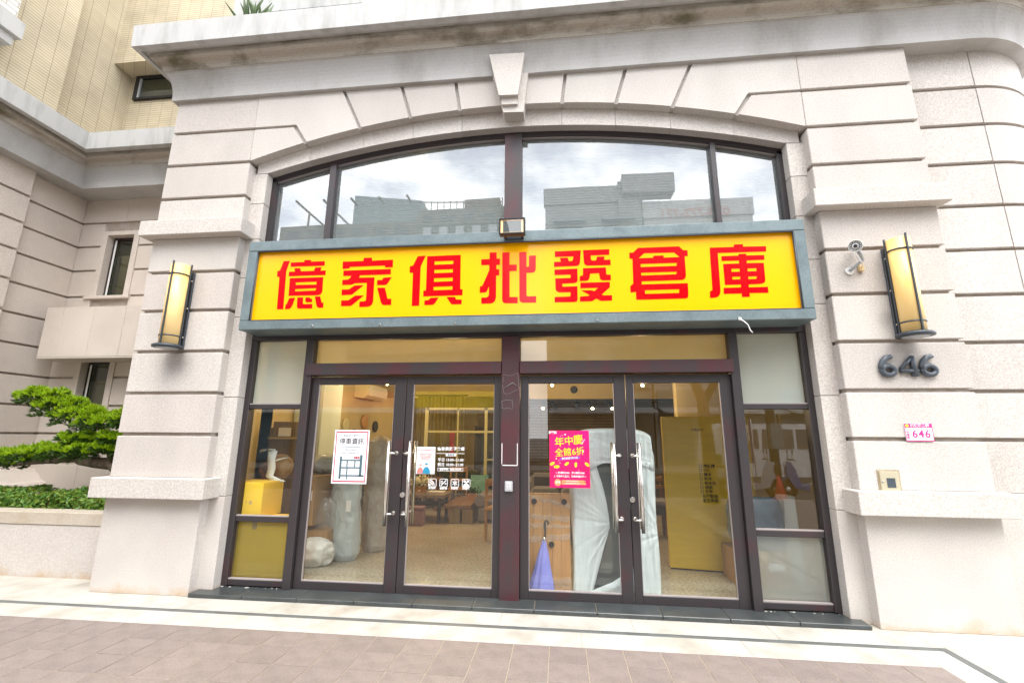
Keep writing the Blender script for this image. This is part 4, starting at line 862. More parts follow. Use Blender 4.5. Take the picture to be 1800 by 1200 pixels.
for k in range(4):
    x0 = 1.118 + k * .1135; x1 = x0 + .082; z0, z1 = 1.004, 1.082
    rings = [[rrect(x0, x1, z0, z1, .012), list(reversed(rrect(x0 + .005, x1 - .005, z0 + .005, z1 - .005, .008)))]]
    cx, cz = (x0 + x1) / 2, (z0 + z1) / 2
    if k == 0:
        ox, oz = x0 + .015, z0 + .015
        rings.append([[(ox + .009 * math.cos(R(a)), oz + .004 + .009 * math.sin(R(a))) for a in range(0, 360, 30)]])
        for r in (.026, .044):
            rings.append([[(ox - .004 + r * math.cos(R(a)), oz - .002 + r * math.sin(R(a))) for a in range(0, 91, 15)] + [(ox - .004 + (r + .009) * math.cos(R(a)), oz - .002 + (r + .009) * math.sin(R(a))) for a in range(90, -1, -15)]])
    elif k == 1:
        rings.append([[(x0 + .012, z0 + .016), (x0 + .018, z0 + .010), (x1 - .012, z1 - .016), (x1 - .018, z1 - .010)]])
        rings.append([[(x0 + .048, cz - .012), (x1 - .010, cz - .012), (x1 - .010, cz - .003), (x0 + .056, cz - .003)]])
        rings.append([[(x0 + .010, cz - .003), (x0 + .030, cz - .003), (x0 + .036, cz + .004), (x0 + .010, cz + .004)]])
        rings.append([[(x0 + .012, cz + .010), (x0 + .034, cz + .012), (x0 + .030, cz + .020), (x0 + .016, cz + .018)]])
    elif k == 2:
        for a in (0, 60, 120):
            ca, sa = math.cos(R(a + 30)), math.sin(R(a + 30)); w, l = .0036, .028
            rings.append([[(cx + l * ca - w * sa, cz + l * sa + w * ca), (cx - l * ca - w * sa, cz - l * sa + w * ca), (cx - l * ca + w * sa, cz - l * sa - w * ca), (cx + l * ca + w * sa, cz + l * sa - w * ca)]])
        rings.append([[(cx + .009 * math.cos(R(a)), cz + .009 * math.sin(R(a))) for a in range(0, 360, 45)]])
    else:
        for dx in (-.017, .017): rings.append([[(cx + dx + .011 * math.cos(R(a)), cz + .018 + .011 * math.sin(R(a))) for a in range(0, 360, 30)]])
        rings.append([dome(cx, z0 + .008, .030, .030)])
        rings.append([[(cx, cz - .004), (cx + .011, cz + .010), (cx + .005, cz + .015), (cx, cz + .010), (cx - .005, cz + .015), (cx - .011, cz + .010)]])
    objs = [plate2d('service_symbol', [rg], PY_ - .001 - .0002 * i, .0008, M['white_print'], dc) for i, rg in enumerate(rings)]
    text('lettering', caps[k], .0185, M['white_print'], (cx, PY_ - .0008, .990), dc, .0012)

sp = thing('sale_poster', 'pink and red sale poster with yellow Chinese lettering on the third door', 'poster', (2.51, PY_, 1.018))
part('sheet', MB().box(2.320, 2.705, PY_, PY_ + .0012, 1.018, 1.556), M['magenta'], sp)
ty = M['poster_yellow']
T_ = R(4.5)
text('lettering', '年', .098, ty, (2.418, PY_ - .001, 1.440), sp, .0004, tilt=T_); text('lettering', '中', .092, ty, (2.510, PY_ - .001, 1.452), sp, .0004, tilt=T_); text('lettering', '慶', .100, ty, (2.600, PY_ - .001, 1.463), sp, .0004, tilt=T_)
text('lettering', '全館6折', .082, ty, (2.515, PY_ - .001, 1.348), sp, .0004, tilt=T_)
part('ribbon', MB().prism([(2.412, 1.275), (2.425, 1.297), (2.610, 1.312), (2.618, 1.290), (2.60, 1.287), (2.43, 1.272)], PY_ - .001, PY_ - .0002), M['purple_print'], sp)
text('lettering', '即日起至7月15日', .021, M['white_print'], (2.517, PY_ - .0015, 1.293), sp, .0004, tilt=R(4.2))
for (x, z, a, l) in ((2.345, 1.240, 30, .026), (2.388, 1.212, 5, .028), (2.485, 1.240, 35, .024), (2.572, 1.232, 85, .024), (2.680, 1.236, -40, .026)):
    pl = [rot2(l * math.cos(R(t)), .5 * l * math.sin(R(t)), R(a)) for t in range(0, 360, 30)]
    part('gold_coin', MB().prism([(min(2.704, max(2.321, x + p)), z + q) for p, q in pl], PY_ - .001, PY_ - .0002), ty, sp)
dots = MB()
for (x, z, r) in ((2.475, 1.518, .007), (2.447, 1.512, .003), (2.43, 1.50, .003), (2.385, 1.288, .006), (2.41, 1.27, .003), (2.42, 1.248, .004), (2.648, 1.357, .006), (2.64, 1.335, .003), (2.60, 1.18, .003)): dots.lathe([(r, PY_ - .001), (r, PY_ - .0002)], (x, 0, z), 10, 'y')
part('sparkles', dots, M['white_print'], sp)
part('firecracker', MB().prism([(2.622, 1.425), (2.632, 1.428), (2.668, 1.472), (2.664, 1.474)], PY_ - .001, PY_ - .0002), M['white_print'], sp)
text('lettering', '億家俱', .026, M['white_print'], (2.352, PY_ - .001, 1.535), sp, .0016)
text('lettering', '1. 滿5萬折2000．滿10萬折5000', .0205, M['white_print'], (2.515, PY_ - .001, 1.155), sp, .0005)
text('lettering', '2. 不限金額品項，可享好禮五選一', .0205, M['white_print'], (2.515, PY_ - .001, 1.122), sp, .0005)
part('rosette', MB().prism([((.034 if k % 2 else .030) * math.cos(R(k * 15)) + 2.397, (.034 if k % 2 else .030) * math.sin(R(k * 15)) + 1.066) for k in range(24)], PY_ - .0012, PY_ - .0002), M['poster_orange'], sp)
text('lettering', '好禮', .020, M['white_print'], (2.397, PY_ - .0018, 1.066), sp, .0008)
for z in (1.079, 1.057): part('arrow_bar', MB().prism([(2.435, z - .009), (2.64 + (1.08 - z), z - .009), (2.665, z), (2.64 + (1.08 - z), z + .009), (2.435, z + .009)], PY_ - .001, PY_ - .0002), M['poster_orange'], sp)
for z, w in ((1.079, '獨家商品限量供應'), (1.057, '活動詳情請洽門市人員')): text('lettering', w, .014, M['white_print'], (2.535, PY_ - .0015, z), sp)

# ------------------------------------------------------------ planter with hedge and trained pine
pl_ = thing('planter_wall', 'low rendered stone planter wall with a coping, left of the shopfront', 'planter', (-3.2, .33, 0))
part('wall', MB().box(-8, -2.15, .335, .50, -.05, .52), M['stone_base'], pl_)
part('coping', MB().box(-8, -2.15, .325, .55, .524, .655, .006), mat('planter_coping', (.46, .41, .345), .8, c2=(.40, .34, .26), scale=3, spk=.15, spk_scale=120), pl_)
part('soil', MB().box(-5.6, -2.15, .55, 1.98, .3, .56), M['soil'], pl_)
def leaf_cloud(name, sampler, n, size, m, parent, flat=0.3, seed=1, droop=0.0):
    rnd = random.Random(seed); v = []; f = []
    for _ in range(n):
        p, nrm_ = sampler(rnd)
        d = (Vector(nrm_) * (1 - flat) + Vector((rnd.uniform(-1, 1), rnd.uniform(-1, 1), rnd.uniform(-1, 1)))).normalized()
        t = d.cross(Vector((rnd.uniform(-1, 1), rnd.uniform(-1, 1), rnd.uniform(-1, 1)))).normalized(); b = d.cross(t)
        l = size * rnd.uniform(.7, 1.3); w = l * .48; p = Vector(p); o = len(v)
        v += [p - t * l * .5, p + b * w * .5 + d * l * .08, p + t * l * .55, p - b * w * .5 + d * l * .08]; f.append((o, o + 1, o + 2, o + 3))
    return part(name, MB().add(v, f), m, parent, raw=True)
def hedge_s(rnd):
    x = rnd.uniform(-5.4, -2.2); y = rnd.uniform(.55, 1.15)
    top = .80 + .035 * math.sin(x * 7) + .02 * math.sin(x * 17 + y * 9) - .08 * abs(y - .85)
    if rnd.random() < .5: return (x, y, top + rnd.uniform(-.04, .02)), (0, -.4, 1)
    return (x, .55 + rnd.uniform(-.03, .10), .56 + (top - .56) * rnd.random()), (0, -1, .4)
hd = thing('clipped_hedge', 'low clipped green hedge with some yellow leaves in the planter', 'hedge', (-3.6, .85, .56))
leaf_cloud('leaves', hedge_s, 7000, .058, M['hedge'], hd, .55, 3)
leaf_cloud('yellow_leaves', hedge_s, 1300, .038, M['hedge_y'], hd, .55, 4)
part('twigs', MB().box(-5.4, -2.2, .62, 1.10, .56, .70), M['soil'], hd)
pn = thing('trained_pine', 'trained pine with flat bright green cloud pads leaning left from behind the left pier', 'tree', (-2.9, .95, .56))
part('trunk', MB().tube([(-2.75, 1.0, .5), (-2.86, .98, .8), (-2.98, .96, 1.02), (-3.12, .93, 1.13), (-3.35, .92, 1.14), (-3.55, .90, 1.16), (-3.75, .9, 1.24), (-3.95, .88, 1.26)], [.11, .09, .08, .08, .065, .05, .035, .02], 12)
     .tube([(-3.1, .93, 1.14), (-3.2, .95, 1.32), (-3.35, 1.0, 1.5), (-3.6, 1.0, 1.68), (-3.85, 1.0, 1.85)], [.07, .055, .05, .04, .02], 10)
     .tube([(-2.95, .95, 1.05), (-2.9, .98, 1.35), (-2.98, .96, 1.6)], [.08, .055, .03], 10)
     .tube([(-3.6, .9, 1.18), (-3.9, .86, 1.16), (-4.3, .84, 1.12), (-4.7, .82, 1.10)], [.035, .03, .022, .012], 8), M['bark'], pn)
PADS = [(a_, b_, c_, d_, e_, f_ * .8) for a_, b_, c_, d_, e_, f_ in [(-4.28, .92, 1.93, .30, .25, .15), (-4.0, .95, 1.80, .34, .26, .16), (-3.68, .95, 1.68, .38, .28, .16), (-3.32, .92, 1.60, .34, .28, .13), (-2.95, .95, 1.68, .22, .24, .18), (-3.05, .9, 1.42, .20, .2, .10),
        (-3.55, .90, 1.415, .28, .22, .055), (-3.45, .88, 1.27, .36, .27, .11), (-3.85, .86, 1.25, .38, .28, .12), (-4.25, .85, 1.20, .36, .27, .11), (-4.62, .85, 1.13, .30, .24, .10), (-3.15, .86, 1.30, .20, .2, .07)]]
def needles(name, young, n, m, seed):
    rnd = random.Random(seed); v = []; f = []
    for _ in range(n):
        cx, cy, cz, rx, ry, rz = PADS[rnd.randrange(len(PADS))]
        a = rnd.uniform(0, 2 * math.pi); q = math.sqrt(rnd.random())
        x, y = cx + rx * q * math.cos(a), cy + ry * q * math.sin(a)
        hgt = math.sqrt(max(0, 1 - q * q))
        wv = .03 * math.sin(x * 23 + y * 15) + .025 * math.sin(x * 41)
        z = cz + rz * (hgt * .8 if young else rnd.uniform(-.55, hgt * .6)) + wv
        out = Vector((.7 * q * math.cos(a), .7 * q * math.sin(a), 1.0 if young else .1)).normalized()
        for _k in range(9 if young else 7):
            d = (out + Vector((rnd.uniform(-1, 1), rnd.uniform(-1, 1), rnd.uniform(-.7, .7))) * .75).normalized()
            l = rnd.uniform(.04, .075); sd = d.cross(Vector((rnd.uniform(-1, 1), rnd.uniform(-1, 1), .3))).normalized() * .0042
            p = Vector((x, y, z)); o = len(v)
            v += [p - sd, p + sd, p + d * l * .6 + sd * 1.2, p + d * l, p + d * l * .6 - sd * 1.2]; f.append((o, o + 1, o + 2, o + 3, o + 4))
    return part(name, MB().add(v, f), m, pn, raw=True)
needles('needles', True, 3000, M['pine'], 11)
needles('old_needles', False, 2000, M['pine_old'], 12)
# greenery on the terrace over the cornice
tp = thing('terrace_plant', 'strap leaved plant at the roof terrace edge above the left end of the cornice', 'plant', (-1.1, -.1, 6.22))
lf = MB()
rnd = random.Random(5)
for k in range(26):
    a = rnd.uniform(0, 6.28); r = rnd.uniform(.1, .35); h = rnd.uniform(.25, .6); x, y = -1.22 + rnd.uniform(-.12, .12), -.08
    lf.tube([(x, y, 6.22), (x + r * .5 * math.cos(a), y + r * .4 * math.sin(a), 6.22 + h * .7), (x + r * math.cos(a), y + r * .7 * math.sin(a), 6.22 + h)], [.012, .022, .003], 4)
part('leaves', lf, M['leaf_in'], tp)
part('pot', MB().lathe([(.10, 0), (.13, .16), (.12, .16), (.1, .14)], (-1.22, .0, 6.10), 16), M['orange_pot'], tp)
hb = thing('terrace_shrub', 'yellow green shrubs behind the terrace railing above the cornice', 'plant', (-.4, .3, 6.1))
leaf_cloud('leaves', lambda r: ((r.uniform(-.95, .25), r.uniform(.05, .5), 6.1 + r.uniform(.05, .5)), (0, -1, .5)), 900, .06, M['hedge_y'], hb, .6, 8)
part('stems', MB().tube([(-.7, .3, 6.1), (-.68, .3, 6.5)], .012, 6).tube([(-.1, .3, 6.1), (-.12, .3, 6.5)], .012, 6), M['bark'], hb)

# ------------------------------------------------------------ shop interior
FZ = .03
structure(part('interior_floor', MB().box(-2.05, 7.0, .305, 10.0, -.1, FZ), M['terrazzo']))
structure(part('interior_wall', MB().box(-2.2, -2.0, .35, 10, FZ, 3.2).box(-2.0, 7.0, 10, 10.2, FZ, 3.2), M['int_wall']))
structure(part('interior_wall', MB().box(4.35, 6.9, 3.4, 3.6, FZ, 3.2), M['int_wall']))
structure(part('interior_wall', MB().box(6.9, 7.0, .35, 10, FZ, 3.2), M['int_pale']))
structure(part('interior_ceiling', MB().box(-2.1, 7.0, .36, 10.1, 3.2, 3.3), M['int_ceil']))
structure(part('interior_beam', MB().box(1.35, 6.9, 5.6, 6.3, 2.30, 3.19), M['int_wall']))
structure(part('interior_beam', MB().box(-1.99, 1.34, 6.6, 7.0, 2.45, 3.19), M['int_wall']))
structure(part('interior_column', MB().box(-1.99, -1.5, 2.85, 3.5, FZ, 3.19, .004), M['int_pale']))
structure(part('slatted_wall', MB().box(1.36, 4.34, 8.6, 8.7, FZ, 3.19), M['slat_wall']))
# upper room behind the arched window
structure(part('upper_floor', MB().box(-2.0, 7.0, .31, 5.0, 3.31, 3.5), M['int_ceil']))
structure(part('upper_room_wall', MB().box(-2.0, 7.0, 3.0, 3.1, 3.5, 5.6).box(-2.0, -1.9, .35, 3.0, 3.5, 5.6).box(6.9, 7, .35, 3, 3.5, 5.6).box(-2.0, 7.0, .31, 3.1, 5.6, 5.7), M['int_pale']))
vb = thing('window_blind', 'white horizontal slat blinds hanging behind the arched window', 'blind', (XC, .75, 3.6))
sl = MB()
for k in range(36):
    z = 3.62 + k * .036; sl.box(-1.2, 5.1, .75, .782, z, z + .004).v
slm = part('slats', sl, M['blind'], vb); stuff(slm)
part('head_rail', MB().box(-1.2, 5.1, .74, .79, 4.93, 4.97), M['white_plastic'], vb)
part('backing', MB().box(-1.2, 5.1, .80, .81, 3.55, 4.93), M['blind'], vb)
pb = thing('pendant_bulb', 'lit round bulb hanging behind the large left pane of the arched window', 'lamp', (.83, .55, 4.63))
part('bulb', MB().ball((.83, .55, 4.63), .026, 12), M['bulb'], pb); part('flex', MB().tube([(.83, .55, 4.65), (.83, .55, 5.6)], .004, 6), M['dark'], pb)

WARM = (1.0, 0.72, 0.42)
def lamp_light(name, loc, power, size=.12):
    d = bpy.data.lights.new(name, 'POINT'); d.energy = power; d.color = WARM; d.shadow_soft_size = size
    o = bpy.data.objects.new(name, d); col.objects.link(o); o.location = loc; return o
def downlight(x, y, z, label, power):
    t = thing('ceiling_spot', label, 'ceiling light', (x, y, z), 'lit ceiling spots in the shop')
    part('bulb', MB().ball((x, y, z), .024, 12), M['bulb'], t)
    part('collar', MB().lathe([(.05, 0), (.055, .06), (.05, .075)], (x, y, z + .03), 16), M['dark'], t)
    part('stem', MB().tube([(x, y, z + .10), (x, y, 3.2)], .008, 6), M['dark'], t)
    o = lamp_light('spot_light', (x, y, z - .12), power)
downlight(2.29, 4.0, 2.42, 'lit spot in the shop above the red sale poster', 15)
downlight(3.74, 3.0, 2.30, 'lit spot in the shop above the draped mirror', 15)
downlight(-.87, 4.0, 2.46, 'lit spot in the shop next to the air conditioner', 20)
downlight(.6, 3.2, 2.56, 'added unseen fill lamp under the shop ceiling over the walnut coffee table', 38)  # unseen lamp added to brighten the furniture around the low tables
downlight(-.7, 7.0, 2.4, 'added unseen fill lamp far back in the shop beyond the ochre curtain', 22)  # extra fill at the back, its bulb out of view
downlight(-1.3, 2.0, 2.62, 'added fill lamp for the left shop wall, mostly hidden behind the left door post', 13)  # put in to brighten the left wall, tucked behind the post
trk = thing('lighting_track', 'black lighting track under the ochre beam at the back of the shop', 'lighting track', (3, 5.7, 2.28))
part('rail', MB().box(1.4, 5.2, 5.68, 5.72, 2.262, 2.296), M['dark'], trk)
for x, lit, dx, lb in ((2.06, 1, 0, 'lit black track spotlight nearest the middle post'), (2.27, 0, .05, 'unlit black track spotlight left above the sale poster'), (2.80, 0, .02, 'unlit black track spotlight right of the smoke detector'), (3.05, 1, .09, 'lit black twin track spotlight near the draped mirror'), (3.48, 1, .08, 'lit black track spotlight beside the third door edge')):
    t = thing('track_spotlight', lb, 'spotlight', (x, 5.7, 2.26), 'black spotlights on the track')
    part('joint', MB().box(x - .02, x + .02, 5.68, 5.72, 2.215, 2.261), M['dark'], t)
    part('head', MB().tube([(x - dx * .2, 5.70, 2.225), (x + dx * .8, 5.62, 2.10)], [.05, .06], 14), M['dark'], t)
    if lit: part('bulb', MB().ball((x + dx * .9, 5.605, 2.092), .030, 10, (1.2, .7, .7)), M['bulb'], t)
sd = thing('smoke_detector', 'small round dark detector on the ochre beam', 'detector', (2.74, 5.59, 2.50))
part('case', MB().lathe([(.05, -.05), (.075, -.02), (.08, 0)], (2.74, 5.598, 2.50), 18, 'y'), M['dark'], sd)

# air conditioner and clocks on the left wall
acu = thing('air_conditioner', 'white wall mounted air conditioner high on the left shop wall', 'air conditioner', (-1.9, 5.6, 2.3))
part('body', MB().prism([(-1.995, 2.30), (-1.78, 2.28), (-1.70, 2.34), (-1.68, 2.48), (-1.72, 2.60), (-1.995, 2.62)], 5.0, 6.1), M['int_ceil'], acu)
vn = MB()
for k in range(7): vn.box(-1.685, -1.672, 5.05, 6.05, 2.36 + k * .03, 2.372 + k * .03)
part('louvres', vn, M['white_plastic'], acu)
for y, z, r, lab, mk in ((4.69, 1.70, .14, 'pale round wall clock nearest the pale column', 'int_frame'), (5.58, 1.79, .16, 'gold rimmed round wall clock above the parking poster', 'orange_pot'), (6.2, 1.70, .13, 'black rimmed round wall clock beside the first door edge', 'dark'), (5.1, 1.5, .12, 'dark round clock partly hidden by the top of the parking poster', 'dark')):
    t = thing('wall_clock', lab, 'clock', (-1.99, y, z), 'round clocks on the left shop wall')
    part('rim', MB().lathe([(r * .84, .001), (r, .001), (r, .04), (r * .84, .04)], (-1.998, y, z), 24, 'x'), M[mk], t)
    part('face', MB().lathe([(r * .3, .018), (r * .83, .018), (r * .83, .02), (r * .3, .02)], (-1.998, y, z), 24, 'x'), M['int_ceil'], t)
    part('hands', MB().box(-1.976, -1.970, y - .008, y + .008, z - .02, z + r * .6).box(-1.976, -1.970, y - .006, y + r * .4, z - .02, z), M['dark'], t)

# partition with cream glazing bars, dark doorway and curtain behind
pt = thing('glazed_partition', 'cream framed glazed partition across the back of the shop', 'partition', (.4, 5.2, FZ))
pf = MB()
for x, w in ((-.42, .075), (.265, .03), (.87, .06), (1.30, .05)): pf.box(x - w / 2, x + w / 2, 5.2, 5.25, FZ, 2.08)
pf.box(-.42, 1.34, 5.2, 5.25, 2.04, 2.085).box(-.38, 1.33, 5.201, 5.249, 1.56, 1.605).box(.90, 1.30, 5.202, 5.248, 1.0, 1.03)
part('frame', pf, M['int_frame'], pt)
for x0, x1 in ((-.38, .25), (.28, .84), (.90, 1.275)):
    for z0, z1 in ((1.61, 2.035), (.6, 1.555)): part('pane', MB().box(x0, x1, 5.22, 5.224, z0, z1), M['glass'], pt)
cu_ = thing('ochre_curtain', 'tall ochre curtain hanging behind the left bay of the partition', 'curtain', (-.1, 6.0, FZ))
cv = MB(); rows = []
nx = 48
for k in range(nx + 1):
    x = -.9 + 1.15 * k / nx; rows.append((x, 6.0 + .04 * math.sin(k * 1.7)))
cv.add([(x, y, FZ) for x, y in rows] + [(x, y, 2.4) for x, y in rows], [(k, k + 1, nx + 2 + k, nx + 1 + k) for k in range(nx)], True)
cu_o = part('cloth', cv, M['curtain'], cu_, raw=True)
md = cu_o.modifiers.new('thickness', 'SOLIDIFY'); md.thickness = .006
part('rail', MB().tube([(-.95, 6.0, 2.42), (.3, 6.0, 2.42)], .015, 8), M['dark'], cu_)
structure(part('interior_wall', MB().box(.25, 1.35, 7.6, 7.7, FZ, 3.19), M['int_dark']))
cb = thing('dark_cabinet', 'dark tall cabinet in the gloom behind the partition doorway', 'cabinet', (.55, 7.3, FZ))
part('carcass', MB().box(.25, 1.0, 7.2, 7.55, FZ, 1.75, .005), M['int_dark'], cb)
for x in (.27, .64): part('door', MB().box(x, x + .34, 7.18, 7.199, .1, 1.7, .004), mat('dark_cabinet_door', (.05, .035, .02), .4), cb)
rb = thing('red_banner', 'narrow dark red hanging scroll behind the partition', 'scroll', (.06, 5.9, 1.1))
part('cloth', MB().box(.0, .11, 5.60, 5.605, 1.05, 1.62), M['crimson_print'], rb); part('rod', MB().tube([(-.02, 5.602, 1.625), (.13, 5.602, 1.625)], .01, 6), M['dark'], rb)

# furniture seen through the second door
def legs4(parent, x0, x1, y0, y1, z1, s, m):
    for x in (x0, x1 - s):
        for y in (y0, y1 - s): part('leg', MB().box(x, x + s, y, y + s, FZ, z1, .003), m, parent)
tb = thing('dining_table', 'weathered wooden table carrying cream flowers in a wooden pot', 'table', (.1, 3.7, FZ))
for k in range(5): part('plank', MB().box(-.55, .44, 3.55 + k * .14, 3.685 + k * .14, .455 + .0, .505, .003), M['wood_grey'], tb)
legs4(tb, -.5, .36, 3.62, 4.2, .454, .05, M['dark'])
part('shelf', MB().box(-.44, .34, 3.66, 4.18, .30, .325, .003), M['dark'], tb)
mv = thing('mauve_ottoman', 'mauve cube ottoman pushed under the weathered wooden table', 'ottoman', (.05, 3.5, FZ))
part('body', MB().box(-.28, .135, 3.38, 3.54, FZ, .285, .015), M['fabric_mauve'], mv); part('lid', MB().box(-.285, .14, 3.375, 3.545, .288, .335, .015), M['fabric_mauve'], mv)
fp = thing('flower_pot', 'cream flowers in a square wooden pot on the weathered table', 'potted flowers', (-.02, 3.7, .505))
part('pot', MB().prism([(-.105, .506), (.055, .506), (.07, .63), (-.12, .63)], 3.62, 3.78), M['orange_pot'], fp)
leaf_cloud('petals', lambda r: ((-.025 + r.gauss(0, .085), 3.7 + r.gauss(0, .07), .71 + r.gauss(0, .045)), (0, -.4, 1)), 190, .06, M['flower'], fp, .7, 21)
leaf_cloud('leaves', lambda r: ((-.025 + r.gauss(0, .09), 3.7 + r.gauss(0, .07), .66 + r.gauss(0, .03)), (0, -.4, 1)), 80, .06, M['leaf_in'], fp, .7, 22)
bk = thing('open_book', 'pale open brochure lying behind the flowers on the weathered table', 'brochure', (.22, 3.9, .506))
part('cover', MB().box(.06, .36, 3.82, 4.02, .506, .512), M['wood_light'], bk); part('pages', MB().box(.065, .208, 3.825, 4.015, .513, .526, .004).box(.212, .355, 3.825, 4.015, .513, .526, .004), M['paper'], bk)
ct = thing('coffee_table', 'walnut plank coffee table on two pale wooden boxes', 'coffee table', (.75, 4.0, FZ))
for k in range(4): part('plank', MB().box(.43 + k * .118, .545 + k * .118, 3.60, 4.9, .285, .345, .004), M['wood_h'], ct)
for x in (.50, .72): part('box_leg', MB().box(x, x + .185, 3.74, 4.3, FZ, .262, .004), M['wood_light'], ct)
part('under_frame', MB().box(.47, .88, 3.72, 4.7, .263, .284), M['dark'], ct)
po = thing('plant_pot', 'small leafy plant in an ochre pot on the walnut coffee table', 'potted plant', (.83, 4.2, .345))
part('pot', MB().prism([(.755, .346), (.88, .346), (.905, .47), (.735, .47)], 4.12, 4.24), M['orange_pot'], po)
leaf_cloud('leaves', lambda r: ((.82 + r.gauss(0, .05), 4.18 + r.gauss(0, .05), .51 + r.gauss(0, .03)), (0, -.4, 1)), 120, .05, M['leaf_in'], po, .7, 31)
def chair(x, y, rz, label, m):
    t = thing('wooden_chair', label, 'chair', (x, y, FZ), 'wooden chairs in the shop')
    def r(mb):
        def f(px, py, pz):
            a, b = rot2(px, py, rz); return (a + x, b + y, pz + FZ)
        return mb.xform(f)
    part('seat', r(MB().box(-.2, .2, -.2, .2, .42, .455, .01)), m, t)
    for sx in (-.18, .15):
        part('leg', r(MB().box(sx, sx + .035, -.19, -.155, 0, .42, .004)), m, t); part('leg', r(MB().box(sx, sx + .035, .155, .19, 0, .85, .004)), m, t)
    part('back_rail', r(MB().box(-.144, .148, .16, .185, .74, .84, .006)), m, t); part('back_rail', r(MB().box(-.144, .148, .16, .185, .56, .62, .006)), m, t)
    part('stretcher', r(MB().box(-.144, .148, -.18, -.16, .2, .23, .004)), m, t)
chair(.38, 4.9, 0.2, 'oak chair with its back to the flowers, between the two low tables', M['wood'])
chair(1.55, 2.6, 1.3, 'pale oak chair partly hidden by the maroon middle post', mat('honey_oak', (.5, .27, .06), .4, c2=(.42, .21, .05), scale=3, stretch=(1, 1, 10)))
sfa = thing('grey_sofa', 'grey fabric sofa end with its rolled arm beside the coffee table', 'sofa', (1.2, 3.9, FZ))
part('arm', MB().box(.985, 1.14, 3.75, 4.65, FZ + .02, .305, .03), M['fabric_grey'], sfa)
part('arm_cushion', MB().tube([(1.03, 3.74, .40), (1.03, 4.66, .40)], .10, 16).box(1.0, 1.28, 3.735, 4.66, .33, .48, .06), M['fabric_grey'], sfa)
part('seat', MB().box(1.145, 1.95, 3.8, 4.6, FZ + .04, .36, .03), M['fabric_grey'], sfa); part('backrest', MB().box(1.80, 1.98, 3.8, 4.6, .361, .75, .04), M['fabric_grey'], sfa)
for y in (3.8, 4.55): part('leg', MB().box(1.85, 1.90, y, y + .04, FZ, FZ + .038), M['dark'], sfa)
tl = thing('teal_backdrop', 'flat teal speckled screen standing behind the grey sofa', 'screen', (.8, 5.05, FZ))
part('panel', MB().prism([(.62, .30), (.90, .30), (.965, .36), (.965, .72), (.605, .72)], 5.03, 5.06), M['teal'], tl); part('foot', MB().box(.72, .86, 4.98, 5.12, FZ, .299), M['dark'], tl)
ig = thing('indoor_hedge', 'row of yellowing green plants along the foot of the partition', 'plants', (.5, 5.6, FZ))
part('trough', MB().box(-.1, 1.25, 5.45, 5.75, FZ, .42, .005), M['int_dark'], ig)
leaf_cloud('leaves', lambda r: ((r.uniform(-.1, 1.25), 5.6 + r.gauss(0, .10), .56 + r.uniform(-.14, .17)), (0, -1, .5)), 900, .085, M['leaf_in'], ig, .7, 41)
leaf_cloud('yellow_leaves', lambda r: ((r.uniform(-.1, 1.25), 5.55 + r.gauss(0, .10), .64 + r.uniform(-.1, .13)), (0, -1, .5)), 450, .075, M['leaf_mix'], ig, .7, 42)
cs = thing('console_table', 'long brown wooden console behind the weathered table', 'console', (-.5, 5.05, FZ))
for k in range(3): part('plank', MB().box(-1.0, .02, 4.85 + k * .1, 4.945 + k * .1, .60, .66, .004), M['wood_h'], cs)
legs4(cs, -.95, -.04, 4.87, 5.12, .599, .06, M['wood_h']); part('drawer', MB().box(-.9, -.06, 4.87, 4.89, .50, .595, .003), M['wood'], cs)
ds = thing('dark_sofa', 'charcoal sofa with plump cushions seen between the grey rolls and the door handle', 'sofa', (-1.1, 4.5, FZ))
part('base', MB().box(-1.75, -.66, 4.3, 5.1, FZ + .05, .36, .03), M['fabric_dark'], ds)
part('backrest', MB().box(-1.75, -.66, 4.95, 5.12, .361, .86, .05), M['fabric_dark'], ds)
for x in (-1.72, -1.19): part('cushion', MB().box(x, x + .5, 4.40, 4.94, .365, .55, .07).box(x + .02, x + .48, 4.75, 4.94, .55, .80, .07), M['fabric_dark'], ds)
for x in (-1.70, -.74): part('leg', MB().box(x, x + .05, 4.34, 4.39, FZ, FZ + .049), M['dark'], ds)
rs_ = thing('grey_daybed', 'grey upholstered sofa behind the wrapped oak board', 'sofa', (2.2, 2.6, FZ))
part('base', MB().box(1.95, 2.95, 2.5, 3.2, FZ + .05, .55, .03), M['fabric_grey'], rs_); part('cushion', MB().box(1.97, 2.40, 2.48, 3.0, .56, .75, .06).box(2.42, 2.92, 2.48, 3.0, .56, .75, .06), M['fabric_grey'], rs_); part('backrest', MB().box(1.96, 2.94, 3.0, 3.2, .555, .93, .05), M['fabric_grey'], rs_)
for x in (2.0, 2.85): part('leg', MB().box(x, x + .05, 2.55, 2.6, FZ, FZ + .049), M['dark'], rs_)
ps = thing('dark_bench', 'dark wooden bench seat between the draped mirror and the ochre panel', 'bench', (3.7, 3.0, FZ))
part('seat', MB().box(3.45, 4.05, 2.95, 3.3, .50, .56, .01), M['fabric_grey'], ps); part('apron', MB().box(3.47, 4.03, 2.97, 3.28, .36, .499), M['fabric_dark'], ps)
legs4(ps, 3.48, 4.02, 2.98, 3.27, .359, .05, M['wood_h'])
for z in (.70, .82): part('back_rail', MB().box(3.48, 4.02, 3.29, 3.32, z, z + .06, .006), M['wood'], ps)
for x in (3.48, 3.75, 3.99): part('back_post', MB().box(x, x + .03, 3.323, 3.35, .5, .9, .004), M['wood'], ps)

